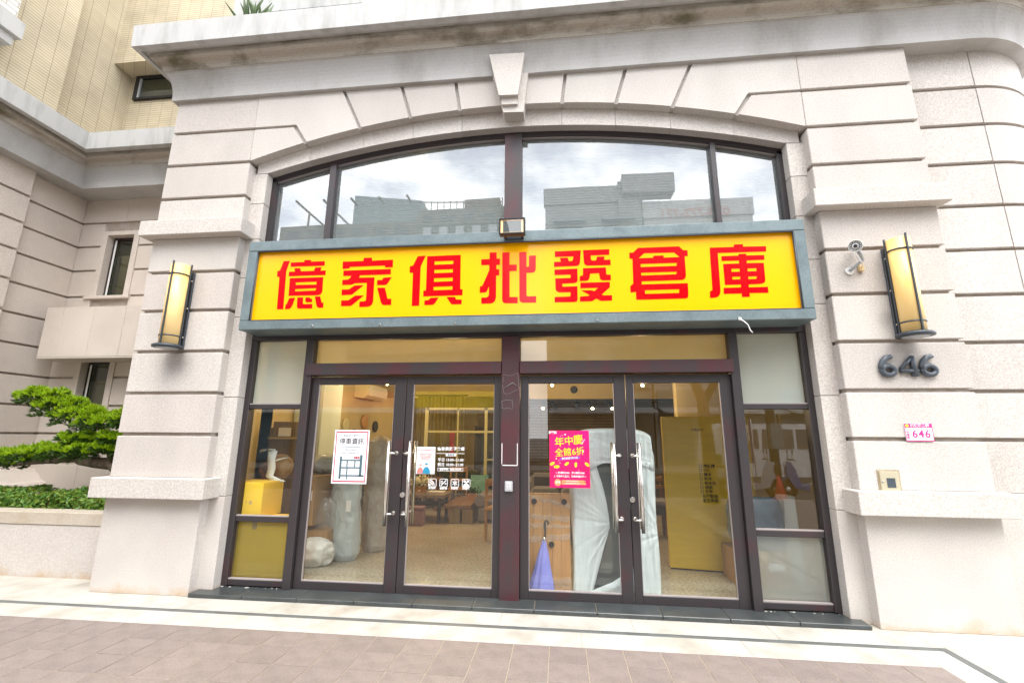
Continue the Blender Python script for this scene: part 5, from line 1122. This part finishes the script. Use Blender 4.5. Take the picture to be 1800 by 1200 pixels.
# packed goods behind the left side window and first door
def crate(name, label, cat, x0, x1, y0, y1, z0, z1, m, rz=0.0, group=None, tape=True):
    t = thing(name, label, cat, ((x0 + x1) / 2, (y0 + y1) / 2, z0), group); cx, cy = (x0 + x1) / 2, (y0 + y1) / 2
    def rr(mb): return mb.xform(lambda x, y, z: (rot2(x - cx, y - cy, rz)[0] + cx, rot2(x - cx, y - cy, rz)[1] + cy, z))
    part('box_body', rr(MB().box(x0, x1, y0, y1, z0, z1, .006)), m, t)
    part('flap', rr(MB().box(x0 + .004, cx - .002, y0 + .004, y1 - .004, z1 + .0005, z1 + .005).box(cx + .002, x1 - .004, y0 + .004, y1 - .004, z1 + .0005, z1 + .005)), m, t)
    if m is M['cardboard']: part('paper_label', rr(MB().box(x0 + (x1 - x0) * .58, x0 + (x1 - x0) * .85, y0 - .0022, y0 - .0004, z0 + (z1 - z0) * .52, z0 + (z1 - z0) * .72)), M['paper'], t)
    if tape: part('tape', rr(MB().box(cx - .025, cx + .025, y0 - .0012, y1 + .0012, z1 - .10, z1 + .0065)), M['tape'], t)
    return t
yb = crate('yellow_carton', 'bright yellow cardboard carton behind the clear left side pane', 'carton', -1.03, -.665, .30, .66, .655, 1.0, M['yellow_card'], 0.0, None, False)
part('print_marks', MB().box(-.94, -.935, .2985, .2995, .80, .83).box(-.90, -.88, .2985, .2995, .79, .825).box(-.84, -.83, .2985, .2995, .80, .82).box(-.80, -.77, .2985, .2995, .79, .825), M['tape'], yb)
crate('yellow_carton', 'large yellow carton blurred behind the frosted lower left pane', 'carton', -1.05, -.335, .275, .58, FZ, .652, M['yellow_card'])
crate('brown_carton', 'brown carton beside the yellow carton, seen at the edge of the first door', 'carton', -.655, -.47, .98, 1.35, .46, 1.0, M['cardboard'])
crate('brown_carton', 'lower brown carton under the grey wrapped bundle in the first door', 'carton', -.80, -.45, 1.36, 1.75, FZ, .62, M['cardboard'])
crate('brown_carton', 'upper brown carton directly below the grey wrapped bundle', 'carton', -.80, -.44, 1.36, 1.75, .63, 1.0, M['cardboard'])
wd = thing('wooden_wardrobe', 'weathered wooden headboard boards with a paper label behind the yellow carton', 'headboard', (-1.8, 2.2, FZ))
part('board', MB().box(-2.15 + .2, -1.90, 2.2, 2.28, FZ, 1.60, .004), M['wood_grey'], wd); part('board', MB().box(-1.897, -1.42, 2.19, 2.27, FZ, 1.69, .004), M['wood_grey'], wd)
part('rail', MB().box(-1.95, -1.42, 2.165, 2.188, 1.43, 1.46, .003), M['wood_light'], wd); part('paper_label', MB().box(-1.80, -1.60, 2.186, 2.189, 1.475, 1.60), M['paper'], wd)
from mathutils import noise as mnoise
def ridged(p, sc_):
    q = Vector(p) * sc_; a = 0; w = 1
    for _ in range(3): a += w * (1 - abs(mnoise.noise(q)) * 2.2); q = q * 2.03 + Vector((3.1, 1.7, 5.2)); w *= .5
    return a / 1.75
def crumple(name, label, cat, c, rad, m, seed, squash=(1, 1, 1), amp=.25, n=64, subname='body', boxy=1.0):
    t = thing(name, label, cat, (c[0], c[1], c[2] - rad * squash[2])); off = Vector((seed * 3.7, seed * 1.3, seed * 2.1))
    mb = MB().ball((0, 0, 0), 1.0, n)
    def f(x, y, z):
        p = Vector((x, y, z)) + off; k = 1 + amp * (1.1 * mnoise.noise(p * 1.1) + .9 * (ridged(p, 1.8) - .5) + .3 * (ridged(p, 5.0) - .5))
        if boxy != 1.0: x, y, z = (math.copysign(abs(q_) ** boxy, q_) for q_ in (x, y, z))
        return (c[0] + x * rad * squash[0] * k, c[1] + y * rad * squash[1] * k, max(c[2] + z * rad * squash[2] * k, FZ + .002))
    part(subname, mb.xform(f), m, t); return t
bb = crumple('paper_bag_bundle', 'brown paper bundle with crumpled white film on the yellow carton', 'bundle', (-.80, .78, 1.14), .135, M['cardboard'], 3, (1.05, .7, 1.05), .12)
fmr = random.Random(9)
fm2 = MB()
def ribbon(pts, w):
    n = len(pts); v = []
    for i, (x, y, z) in enumerate(pts): v += [(x - w[i], y + .01 * math.sin(i), z), (x + w[i], y - .012 * math.sin(i * 2), z + w[i] * .2)]
    fm2.add(v, [(2 * i, 2 * i + 1, 2 * i + 3, 2 * i + 2) for i in range(n - 1)], True)
ribbon([(-.96, .62, 1.30), (-.90, .60, 1.33), (-.83, .60, 1.33), (-.80, .61, 1.27)], [.02, .06, .05, .03]); ribbon([(-.80, .60, 1.31), (-.805, .60, 1.22), (-.79, .59, 1.12), (-.81, .60, 1.04), (-.72, .60, 1.0), (-.62, .58, .99)], [.055, .05, .045, .045, .06, .02]); ribbon([(-.78, .605, 1.20), (-.70, .60, 1.23), (-.63, .60, 1.245)], [.01, .045, .02])
fo = part('crumpled_film', fm2, M['bag'], bb, raw=True); fo.modifiers.new('thick', 'SOLIDIFY').thickness = .004
crumple('plush_bag', 'dark patterned bag slumped on the yellow carton at its left', 'bag', (-1.0, .8, 1.09), .095, mat('dark_patterned_cloth', (.09, .07, .05), .8, c2=(.3, .12, .09), scale=20, lo=.5, hi=.65), 5, (.9, .7, 1.0), .15)
def roll(name, label, x, y, r0, h, m, seed, lean=0.0, nz=110):
    t = thing(name, label, 'wrapped roll', (x, y, FZ)); n = 84; v = []; f = []; off = Vector((seed * 5.3, seed * 2.9, 0))
    for i in range(nz + 1):
        q = i / nz; z = h * q
        rr = r0 * (1 + .05 * math.sin(z * 3.1 + seed)) * min(1, .80 + 4 * q) * (1 if q < .95 else max(.35, 1 - (q - .95) * 13))
        for k in range(n):
            a = 2 * math.pi * k / n; p = Vector((math.cos(a) * .8, math.sin(a) * .8, z * 1.5)) + off
            k1 = 1 + .08 * mnoise.noise(p * 1.5) + .11 * (ridged(Vector((p.x, p.y, p.z * 1.6)), 1.9) - .5) + .045 * (ridged(p, 4.5) - .5)
            v.append((x + lean * z + rr * k1 * math.cos(a), y + rr * k1 * .8 * math.sin(a), FZ + .001 + z))
    for i in range(nz):
        for k in range(n): f.append((i * n + k, i * n + (k + 1) % n, (i + 1) * n + (k + 1) % n, (i + 1) * n + k))
    mb = MB().add(v, f, True); o = len(mb.v) - n; mb.f.append(tuple(o + k for k in range(n))); mb.sm.append(True); mb.f.append(tuple(range(n - 1, -1, -1))); mb.sm.append(True)
    part('wrapping', mb, m, t); return t
rl1 = roll('wrapped_roll', 'tall roll in pale grey wrap standing below the parking poster', -.215, 1.32, .185, 1.37, M['wrap_grey'], 2, -.02)
part('paper_label', MB().box(-.15, -.09, 1.146, 1.152, .60, .73), M['paper'], rl1)
rl2 = roll('wrapped_roll', 'second roll in brown translucent wrap behind the pale grey one', -.02, 1.78, .17, 1.46, mat('brown_film_wrap', (.42, .37, .32), .25, c2=(.52, .48, .44), scale=5, bump=.6, bscale=9), 6, .0)
crumple('grey_bundle', 'blue grey wrapped bundle resting on top of the brown cartons', 'bundle', (-.66, 1.55, 1.12), .19, M['wrap_grey'], 8, (1.05, .9, .66), .16)
crumple('white_sack', 'crumpled white plastic sack on the floor beside the grey roll', 'sack', (-.44, 1.02, .17), .22, M['bag'], 12, (1.15, .75, .75), .22)
crumple('clear_bag', 'clear plastic bag leaning over the white sack', 'bag', (-.42, 1.17, .52), .17, M['film'], 14, (.9, .6, 1.25), .18)
crate('brown_carton', 'open brown carton under the clear plastic bag in the first door', 'carton', -.62, -.30, 1.05, 1.30, FZ, .40, M['cardboard'], 0, None, False)

# third door: wrapped oak board, draped mirror and umbrella
wb_ = thing('wrapped_board', 'upright oak board in stretch film with black felt discs', 'wrapped board', (2.31, .5, FZ))
for k in range(5): part('plank', MB().box(2.06 + k * .0905, 2.148 + k * .0905, .47, .52, FZ + .01, .935, .002), M['wood_panel'], wb_)
for x, z in ((2.155, .858), (2.455, .858), (2.325, .455)): part('felt_disc', MB().lathe([(.026, -.012), (.028, 0)], (x, .4695, z), 18, 'y'), M['felt'], wb_)
fw = MB(); rnd = random.Random(3)
for (za, zb, zc, zd) in ((.93, .90, .84, .80), (.74, .70, .72, .67), (.655, .61, .64, .61), (.52, .46, .56, .51), (.11, .05, .16, .07)):
    n = 14
    for k in range(n):
        x0, x1 = 2.055 + .455 * k / n, 2.055 + .455 * (k + 1) / n; q0, q1 = k / n, (k + 1) / n
        def zt(q): return za + (zc - za) * q + .008 * math.sin(q * 19 + za * 30)
        def zl(q): return zb + (zd - zb) * q + .008 * math.sin(q * 23 + zb * 50)
        fw.add([(x0, .462 + .004 * math.sin(q0 * 25), zl(q0)), (x1, .462 + .004 * math.sin(q1 * 25), zl(q1)), (x1, .460 + .004 * math.sin(q1 * 31), zt(q1)), (x0, .460 + .004 * math.sin(q0 * 31), zt(q0))], [(0, 1, 2, 3)], True)
fo = part('stretch_film', fw, M['film'], wb_, raw=True)
rl_ = MB().box(2.03, 2.075, .40, .46, FZ, .36, .004)
part('side_bracket', rl_, M['dark'], wb_)
dm = thing('draped_mirror', 'tall dark mirror draped in pale blue plastic with a torn opening', 'mirror', (2.95, .6, FZ))
def outl(x): # top of the drape
    q = (x - 2.95) / .43
    return 1.585 - .10 * abs(q) ** 4.5 - (.14 if abs(q) > .93 else 0)
part('mirror_glass', MB().box(2.60, 3.32, .545, .56, FZ + .03, 1.50), M['mirror'], dm)
part('mirror_frame', MB().box(2.565, 2.60, .53, .58, FZ, 1.53, .004).box(3.32, 3.355, .53, .58, FZ, 1.53, .004).box(2.601, 3.319, .53, .58, 1.501, 1.535, .004).box(2.601, 3.319, .53, .58, FZ, FZ + .029, .004), M['dark'], dm)
v = []; f = []
def lip(z):   # inner edge of the drape at the left of the opening
    q = min(1, max(0, (1.24 - z) / 1.2)); return 2.775 + .125 * math.sin(min(1, q * 1.55) * math.pi * .62) - .17 * max(0, q - .52) / .48
def ridge_y(u, z, seed):
    r = ridged((u * 3.2 + seed, z * .55, seed * 2), 1.0) - .5
    return .5 - .013 * r - .006 * (ridged((u * 7 + seed, z * 1.1 + u, seed), 1.0) - .5) - .006 * math.sin(u * 9.5 + .8 * math.sin(z * 3 + seed)) - .006 * (ridged((u * 6 + z * 2, z * 4, seed), 1.0) - .5)
def patch(xl, xr, zlo, zhi, nu, nz, seed):
    o = len(v)
    for j in range(nz + 1):
        for i_ in range(nu + 1):
            u = i_ / nu; q = j / nz
            zm = zlo + (zhi(u) - zlo) * q if callable(zhi) else zlo + (zhi - zlo) * q
            x = xl(zm) + (xr(zm) - xl(zm)) * u
            ed = max(0, 1 - min(x - 2.52, 3.38 - x) / .05) if (x < 2.6 or x > 3.3) else 0
            top = max(0, 1 - (zhi(u) - zm) / .05) if callable(zhi) else 0
            fx, fz2 = (2.93, .66) if x < 3.0 else (3.40, .58)
            an = math.atan2(zm - fz2, x - fx); dd_ = math.hypot(zm - fz2, x - fx)
            fan = .016 * (ridged((math.cos(an) * 5, math.sin(an) * 5, seed), 1.0) - .5) * math.exp(-(dd_ / .42) ** 2) * min(1, dd_ / .08)
            if callable(zhi): fan = .014 * (ridged((x * 1.2 - zm * .8, zm * 5 + x, 3.3), 1.3) - .5)
            v.append((x, -fan + ridge_y(x * 4.2 if callable(zhi) else u * 1.1 + (xl(zm) - 2.5) * 2, zm, seed) + .05 * ed ** 2 + .05 * top ** 2, zm))
    for j in range(nz):
        for i_ in range(nu): f.append((o + j * (nu + 1) + i_, o + j * (nu + 1) + i_ + 1, o + (j + 1) * (nu + 1) + i_ + 1, o + (j + 1) * (nu + 1) + i_))
patch(lambda z: 2.525 + .012 * math.sin(z * 5), lip, FZ + .004, 1.25, 40, 110, 1.3)
patch(lambda z: 3.118 + .012 * math.sin(z * 4 + 1), lambda z: 3.365 + .010 * math.sin(z * 6), FZ + .004, 1.25, 34, 110, 4.1)
patch(lambda z: 2.525, lambda z: 3.372, 1.235 - .0, lambda u: outl(2.525 + .847 * u), 90, 40, 7.7)
for i_, (x, y, z) in enumerate(v[-91 * 41:-91 * 40]):   # ragged lower hem of the top part
    v[len(v) - 91 * 41 + i_] = (x, y - .012, z - .05 * abs(math.sin(x * 5.3)) - .03 * math.sin(x * 17))
dr = part('plastic_drape', MB().add(v, f, True), M['wrap_pale'], dm, raw=True)
dr.modifiers.new('thickness', 'SOLIDIFY').thickness = .004
flp = part('torn_flap', MB().add([(2.68, .470, .045), (2.80, .462, .042), (2.95, .455, .045), (3.12, .475, .05), (3.12, .490, .27), (3.0, .462, .20), (2.90, .470, .135), (2.78, .475, .085), (2.93, .44, .10), (3.05, .452, .14)], [(0, 1, 7), (1, 2, 8), (1, 8, 7), (7, 8, 6), (2, 3, 9), (2, 9, 8), (8, 9, 5), (8, 5, 6), (9, 3, 4), (9, 4, 5)], False), M['wrap_pale'], dm, raw=True)
flp.modifiers.new('thickness', 'SOLIDIFY').thickness = .004
um = thing('closed_umbrella', 'closed violet umbrella with a black hook handle leaning at the third door', 'umbrella', (2.22, .36, FZ))
v = []; f = []; n = 48; lev = [(0.012, .53), (.018, .50), (.045, .40), (.068, .28), (.095, .16), (.113, .07), (.118, .045)]
for (r_, z) in lev:
    t_ = (z - .04) / .5
    for k in range(n):
        a = 2 * math.pi * k / n; q = 1 + .16 * math.cos(a * 8) * (1 - t_ * .5)
        v.append((2.222 + .035 * t_ + r_ * q * math.cos(a), .362 + .02 * t_ + r_ * .62 * q * math.sin(a), z + (.012 * math.cos(a * 8) if z < .06 else 0)))
for i in range(len(lev) - 1):
    for k in range(n): f.append((i * n + k, i * n + (k + 1) % n, (i + 1) * n + (k + 1) % n, (i + 1) * n + k))
cp = part('canopy', MB().add(v, f, True), M['umbrella'], um, raw=True)
part('shaft', MB().tube([(2.222, .362, FZ), (2.258, .382, .52), (2.264, .385, .60)], .007, 8), M['steel'], um)
part('handle', MB().tube([(2.262, .384, .53), (2.266, .386, .60), (2.264, .386, .645), (2.262, .384, .665), (2.268, .384, .685), (2.285, .384, .692), (2.296, .384, .678), (2.296, .384, .655)], [.009, .010, .013, .013, .012, .011, .011, .009], 10), M['black_metal'], um)
part('ferrule', MB().lathe([(.012, .498), (.014, .52), (.010, .54)], (2.257, .381, 0), 12), M['steel'], um)
# tall ochre panel with printed list
op = thing('ochre_carton_panel', 'tall flat ochre furniture carton with a black printed list', 'carton', (4.0, 1.4, FZ))
def rot_panel(mb): return mb.xform(lambda x, y, z: (3.655 + rot2(x - 3.655, y - 1.41, R(-8))[0], 1.41 + rot2(x - 3.655, y - 1.41, R(-8))[1], z))
part('carton_body', rot_panel(MB().box(3.655, 4.62, 1.41, 1.55, FZ + .012, 1.742, .006)), M['ochre_card'], op)
part('foot_strip', rot_panel(MB().box(3.66, 4.61, 1.415, 1.545, FZ, FZ + .0115)), M['dark'], op)
def ptext(body, size, x, z, b=.001):
    o = text('lettering', body, size, M['black_print'], (0, 0, 0), None, b, align='LEFT')
    me = o.data; me.transform(Matrix.Translation(Vector((3.655, 1.41, 0)) - base_of(op)) @ Matrix.Rotation(R(-8), 4, 'Z') @ Matrix.Translation(Vector((x, -.0015, z))))
    o.parent = op; ROOT[o.name] = base_of(op)
ptext('衣櫃系列', .035, .33, 1.585, .0)
for k, wds in enumerate(('□ 床頭櫃', '□ 7尺', '□ 橡木', '□ 柚木', '□ 柏木色', '□ 胡桃', '□ 變更', '台灣製造', '宜品傢俱')):
    ptext(wds, .042, .385 if k < 7 else .40, 1.17 - k * .048, .0008)
wp = thing('white_plinth', 'white tapering plinth behind the right side pane', 'plinth', (4.76, .95, FZ))
part('body', MB().prism([(4.67, FZ), (4.87, FZ), (4.855, .885), (4.755, .885)], .92, 1.12), M['white_plastic'], wp)
part('cap', MB().box(4.750, 4.860, .915, 1.125, .8855, .90, .004), M['white_plastic'], wp)
crumple('blue_wrapped_pack', 'dark blue plastic wrapped pack low behind the right side pane', 'wrapped pack', (4.47, 1.0, .62), .26, mat('blue_film', (.09, .14, .21), .25, c2=(.13, .19, .27), scale=4, bump=.7, bscale=9), 17, (1.0, .6, 1.0), .10, boxy=.42)
crate('brown_carton', 'brown carton under the blue wrapped pack at the right side pane', 'carton', 4.18, 4.70, .80, 1.25, FZ, .36, M['cardboard'])

# ------------------------------------------------------------ the other side of the street (seen in the glass)
structure(part('kerb', MB().box(-40, 40, -7.55, -7.41, -.2, -.006, .01), M['kerb']))
structure(part('far_pavement', MB().box(-60, 60, -19.6, -16.8, -.2, .0), M['kerb']))
rl_ = MB()
for k in range(-8, 9): rl_.box(k * 4 - 1, k * 4 + 1, -12.25, -12.13, -.115, -.111)
rl_.box(-60, 60, -8.05, -7.95, -.115, -.111)
structure(part('road_markings', rl_, M['road_paint']))
GREY_T = brick_mat('grey_wall_tile', (.30, .30, .29), (.27, .27, .26), (.15, .15, .14), .30, .16, .03, .4, .4, 'auto')
DARK_T = brick_mat('olive_wall_tile', (.13, .125, .085), (.11, .105, .075), (.06, .055, .04), .30, .16, .03, .4, .4, 'auto')
BEIGE_T = brick_mat('beige_wall_tile', (.42, .34, .22), (.38, .31, .20), (.25, .2, .13), .24, .12, .012, .4, .4, 'auto')
WINM = mat('dark_window_glass', (.03, .035, .04), .08, spec=.8)
def house(label, x0, x1, h, m, sign_m, floors, bays, parapet=1.0, yf=-19.6, group=None):
    t = thing('street_house', label, 'building', ((x0 + x1) / 2, yf, 0))
    part('walls', MB().box(x0, x1, yf - 10, yf, 0, h), m, t)
    part('parapet', MB().box(x0 - .08, x1 + .08, yf - .3, yf + .12, h - parapet, h + .05, .01), m, t)
    fh = (h - parapet - 4.0) / floors; bw = (x1 - x0) / bays
    for f_ in range(floors):
        for b_ in range(bays):
            wx, wz = x0 + bw * b_ + bw * .2, 4.2 + fh * f_
            w = part('window', MB().box(wx, wx + bw * .6, yf + .001, yf + .06, wz, wz + .06).box(wx, wx + bw * .6, yf + .001, yf + .06, wz + fh * .55, wz + fh * .55 + .06).box(wx, wx + .06, yf + .001, yf + .059, wz + .061, wz + fh * .55 - .001).box(wx + bw * .6 - .06, wx + bw * .6, yf + .001, yf + .059, wz + .061, wz + fh * .55 - .001).box(wx + bw * .3 - .03, wx + bw * .3 + .03, yf + .001, yf + .058, wz + .061, wz + fh * .55 - .001), M['grey_plastic'], t)
            part('pane', MB().box(wx + .06, wx + bw * .6 - .06, yf + .01, yf + .02, wz + .061, wz + fh * .55), WINM, w)
            part('canopy', MB().prism([(yf + .001, wz + fh * .62), (yf + .001, wz + fh * .68), (yf + .7, wz + fh * .58), (yf + .7, wz + fh * .56)], wx - .1, wx + bw * .6 + .1, 'x'), M['galv'], w)
    part('shop_band', MB().box(x0 + .1, x1 - .1, yf + .001, yf + .25, 3.0, 3.9, .01), sign_m, t)
    for b_ in range(bays):
        part('roller_shutter', MB().box(x0 + bw * b_ + .15, x0 + bw * (b_ + 1) - .15, yf + .001, yf + .05, .1, 2.9), BEIGE_T if b_ % 2 else M['galv'], t)
    part('awning', MB().prism([(yf + .26, 2.95), (yf + .26, 3.0), (yf + 1.7, 2.7), (yf + 1.7, 2.62)], x0 + .1, x1 - .1, 'x'), M['band'], t)
    return t
h1 = house('grey tiled building with a flat overhanging parapet across the street', 1.75, 7.3, 15.9, GREY_T, M['galv'], 3, 2)
part('overhang', MB().box(6.2, 9.1, -19.9, -18.9, 15.1, 16.3, .02), GREY_T, h1)
part('pilaster', MB().box(6.0, 7.25, -19.59, -19.35, 4, 16.1), GREY_T, h1)
h2 = house('pale building with a red telephone number on its side across the street', 7.4, 13.4, 14.75, M['band'], M['galv'], 3, 3)
text('lettering', '038-772-771', .75, mat('faded_red_print', (.42, .22, .20), .6), (10.2, -19.46, 13.95), h2, .02, face='back')
house('low beige tiled house beside the pale building across the street', 13.5, 22, 12.5, BEIGE_T, M['blue_print'], 2, 3)
h3 = house('dark olive house with stepped rooftop sheds across the street', -6.0, -.75, 14.9, DARK_T, M['poster_yellow'], 3, 3)
h4 = house('long dark house with rooftop pergola across the street', -14.8, -6.1, 14.2, DARK_T, M['crimson_print'], 3, 4)
pg = MB()
for k in range(5): pg.box(-14 + k * 1.8, -13.9 + k * 1.8, -21, -20.9, 14.2, 15.9).box(-14 + k * 1.8, -13.9 + k * 1.8, -24, -19.4, 15.9, 16.0)
part('pergola', pg, M['int_dark'], h4)
part('roof_shed', MB().prism([(-6.0, 14.2), (-6.0, 16.0), (-10.5, 16.6), (-10.5, 14.2)], -24, -20.2), M['galv'], h4)
part('roof_shed', MB().box(-3.2, -1.0, -24, -19.8, 14.9, 15.7), M['int_dark'], h3)
ac = MB()
for k in range(5): ac.box(-5.6 + k * 1.0, -5.1 + k * 1.0, -19.58, -19.35, 13.2, 13.75, .02)
part('air_conditioners', ac, M['grey_plastic'], h3)
op_ = MB()
for k in range(4): op_.box(-5.7 + k * 1.25, -5.0 + k * 1.25, -19.47, -19.46, 14.1, 14.6)
part('parapet_openings', op_, WINM, h3)
rr_ = MB()
for k in range(14): rr_.tube([(-6.0 + k * .4, -19.5, 14.9), (-6.0 + k * .4, -19.5, 15.5)], .03, 6)
rr_.tube([(-6.0, -19.5, 15.5), (-.8, -19.5, 15.25)], .035, 6)
part('roof_railing', rr_, M['int_dark'], h3)
op2 = MB()
for k in range(6): op2.box(-14.4 + k * 1.4, -13.5 + k * 1.4, -19.47, -19.46, 13.4, 13.95)
part('parapet_openings', op2, WINM, h4)
house('beige house at the left end of the street', -26, -15, 12.0, BEIGE_T, M['blue_print'], 2, 4)

tr = thing('street_tree', 'street tree with olive leaves at the kerb, mirrored in the ochre panel', 'tree', (5.95, -6.7, 0))
part('trunk', MB().tube([(5.95, -6.7, -.1), (5.97, -6.7, 1.2), (5.92, -6.72, 2.4), (5.6, -6.7, 3.3), (5.1, -6.6, 4.2)], [.19, .15, .13, .09, .05], 12).tube([(5.92, -6.72, 2.3), (6.5, -6.7, 3.2), (7.1, -6.8, 4.1)], [.10, .08, .04], 10), M['bark'], tr)
CL = [(4.9, -6.6, 3.6, 1.0), (5.7, -6.7, 4.3, 1.2), (6.7, -6.8, 3.9, 1.1), (7.2, -6.8, 4.7, .9), (5.2, -6.7, 4.9, 1.0), (6.2, -6.7, 5.3, 1.0), (4.3, -6.6, 3.2, .6)]
def tree_s(r):
    cx, cy, cz, q = CL[r.randrange(len(CL))]; d = Vector((r.gauss(0, 1), r.gauss(0, 1), r.gauss(0, 1))).normalized(); k = q * r.random() ** .4
    return (cx + d.x * k, cy + d.y * k, cz + d.z * k * .75), d
leaf_cloud('crown', tree_s, 5200, .13, M['tree'], tr, .6, 51)

cnm = mat('red_cone_plastic', (.70, .03, .03), .4)
co_ = thing('traffic_cone', 'red traffic cone at the kerb between the two scooters', 'traffic cone', (8.26, -8.45, -.115))
part('cone', MB().lathe([(.16, .03), (.03, .62), (.015, .62)], (8.26, -8.45, -.115), 20), cnm, co_); part('base', MB().box(8.06, 8.46, -8.65, -8.25, -.115, -.085, .01), cnm, co_)
TYRE = mat('tyre_rubber', (.02, .02, .02), .8)
def scooter(x, y, rz, label, m):
    t = thing('parked_scooter', label, 'scooter', (x, y, -.115), 'scooters parked at the kerb')
    def r(mb): return mb.xform(lambda a, b, c: (x + rot2(a, b, rz)[0], y + rot2(a, b, rz)[1], -.115 + c))
    for wx in (-.6, .62):
        w = part('wheel', r(MB().lathe([(.15, -.05), (.23, -.05), (.25, -.02), (.25, .02), (.23, .05), (.15, .05)], (wx, 0, .25), 22, 'y')), TYRE, t)
        part('rim', r(MB().lathe([(.03, -.055), (.149, -.04), (.149, .04), (.03, .055)], (wx, 0, .25), 16, 'y')), M['steel'], w)
    part('body', r(MB().prism([(-.85, .62), (-.78, .78), (-.20, .74), (-.06, .42), (.28, .36), (.40, .80), (.50, .98), (.60, .96), (.62, .62), (.46, .30), (.1, .22), (-.35, .26), (-.6, .48)], -.14, .14)), m, t)
    part('front_guard', r(MB().prism([(.36, .5), (.50, .53), (.74, .50), (.86, .36), (.80, .46), (.62, .60), (.45, .60)], -.09, .09)), m, t)
    part('seat', r(MB().prism([(-.82, .785), (-.78, .85), (-.3, .83), (-.22, .80), (-.24, .75)], -.13, .13)), M['dark'], t)
    part('handlebar', r(MB().tube([(.42, -.34, 1.02), (.50, -.15, 1.04), (.52, 0, 1.03), (.50, .15, 1.04), (.42, .34, 1.02)], .018, 8)), M['dark'], t)
    part('headlight', r(MB().ball((.60, 0, .90), .08, 10, (.7, 1, .8))), M['paper'], t)
    for s in (-1, 1): part('mirror', r(MB().tube([(.46, s * .22, 1.04), (.47, s * .27, 1.22)], .008, 6).box(.45, .47, s * .27 - .06, s * .27 + .06, 1.2, 1.29, .005)), M['dark'], t)
    part('box_rack', r(MB().box(-.98, -.66, -.19, .19, .87, 1.15, .02)), mat('green_scooter_box', (.08, .14, .05), .5), t)
scooter(7.6, -8.7, .25, 'silver scooter with a green top box, left of the traffic cone', M['grey_plastic'])
scooter(9.15, -8.5, 3.35, 'blue and white scooter right of the traffic cone', mat('blue_scooter_paint', (.05, .12, .35), .25))
vn_ = thing('parked_van', 'white van parked on the far side of the road', 'van', (9.6, -11.7, -.115))
VM = mat('white_van_paint', (.72, .72, .72), .25)
part('body', MB().prism([(7.4, .25), (7.35, .9), (7.5, 1.75), (7.8, 1.95), (10.8, 1.95), (11.35, 1.15), (11.9, .98), (11.95, .3)], -12.5, -10.9), VM, vn_)
for x0, x1 in ((7.75, 8.85), (8.95, 9.95)): part('side_window', MB().prism([(x0, 1.15), (x1, 1.15), (x1, 1.78), (x0 + .05, 1.78)], -10.899, -10.88), WINM, vn_)
part('side_window', MB().prism([(10.05, 1.15), (11.05, 1.15), (10.75, 1.78), (10.05, 1.78)], -10.899, -10.88), WINM, vn_)
for wx in (8.1, 11.2):
    w = part('wheel', MB().lathe([(.18, -.1), (.29, -.1), (.31, -.06), (.31, .06), (.29, .1), (.18, .1)], (wx, -10.98, .20), 22, 'y'), TYRE, vn_)
    part('rim', MB().lathe([(.05, .03), (.18, .06), (.18, .101), (.05, .09)], (wx, -10.98, .20), 16, 'y'), M['steel'], w)
part('bumper', MB().box(11.85, 12.05, -12.4, -11.0, .2, .5, .03), M['grey_plastic'], vn_)
for yy in (-12.3, -11.3): part('headlight', MB().box(11.88, 11.97, yy, yy + .25, .68, .84, .02), M['paper'], vn_)
pl = thing('utility_pole', 'dark green utility pole at the kerb beside the traffic cone', 'pole', (8.4, -8.9, -.115))
part('pole', MB().tube([(8.42, -8.9, -.115), (8.42, -8.9, 7)], [.13, .10], 12), mat('dark_green_pole', (.03, .06, .055), .5), pl)
part('box', MB().box(8.26, 8.58, -8.78, -8.6, 1.2, 1.9, .01), M['galv'], pl)
bn = thing('street_banner', 'purple vertical street banner with white characters at the kerb', 'banner', (7.97, -9.6, -.115))
part('cloth', MB().box(7.80, 8.14, -9.61, -9.59, .75, 2.0), mat('purple_banner_cloth', (.10, .07, .16), .6), bn); part('rod', MB().tube([(8.16, -9.6, -.115), (8.16, -9.6, 2.05)], .014, 8), M['steel'], bn)
text('lettering', '家\n俱', .26, M['paper'], (7.97, -9.585, 1.62), bn, .003, face='back')
rd_ = thing('street_signboard', 'red and yellow signboard on the far pavement', 'signboard', (11.45, -13.6, -.115))
part('board', MB().box(11.05, 11.85, -13.62, -13.58, .25, 1.0), M['crimson_print'], rd_); part('yellow_band', MB().box(11.06, 11.84, -13.579, -13.575, .76, .98), M['poster_yellow'], rd_)
text('lettering', '鐵工招牌', .17, M['crimson_print'], (11.45, -13.57, .87), rd_, .002, face='back'); text('lettering', '招商', .2, M['paper'], (11.45, -13.57, .52), rd_, .003, face='back')
for x in (11.1, 11.8): part('leg', MB().box(x - .02, x + .02, -13.62, -13.58, -.115, .249), M['steel'], rd_)
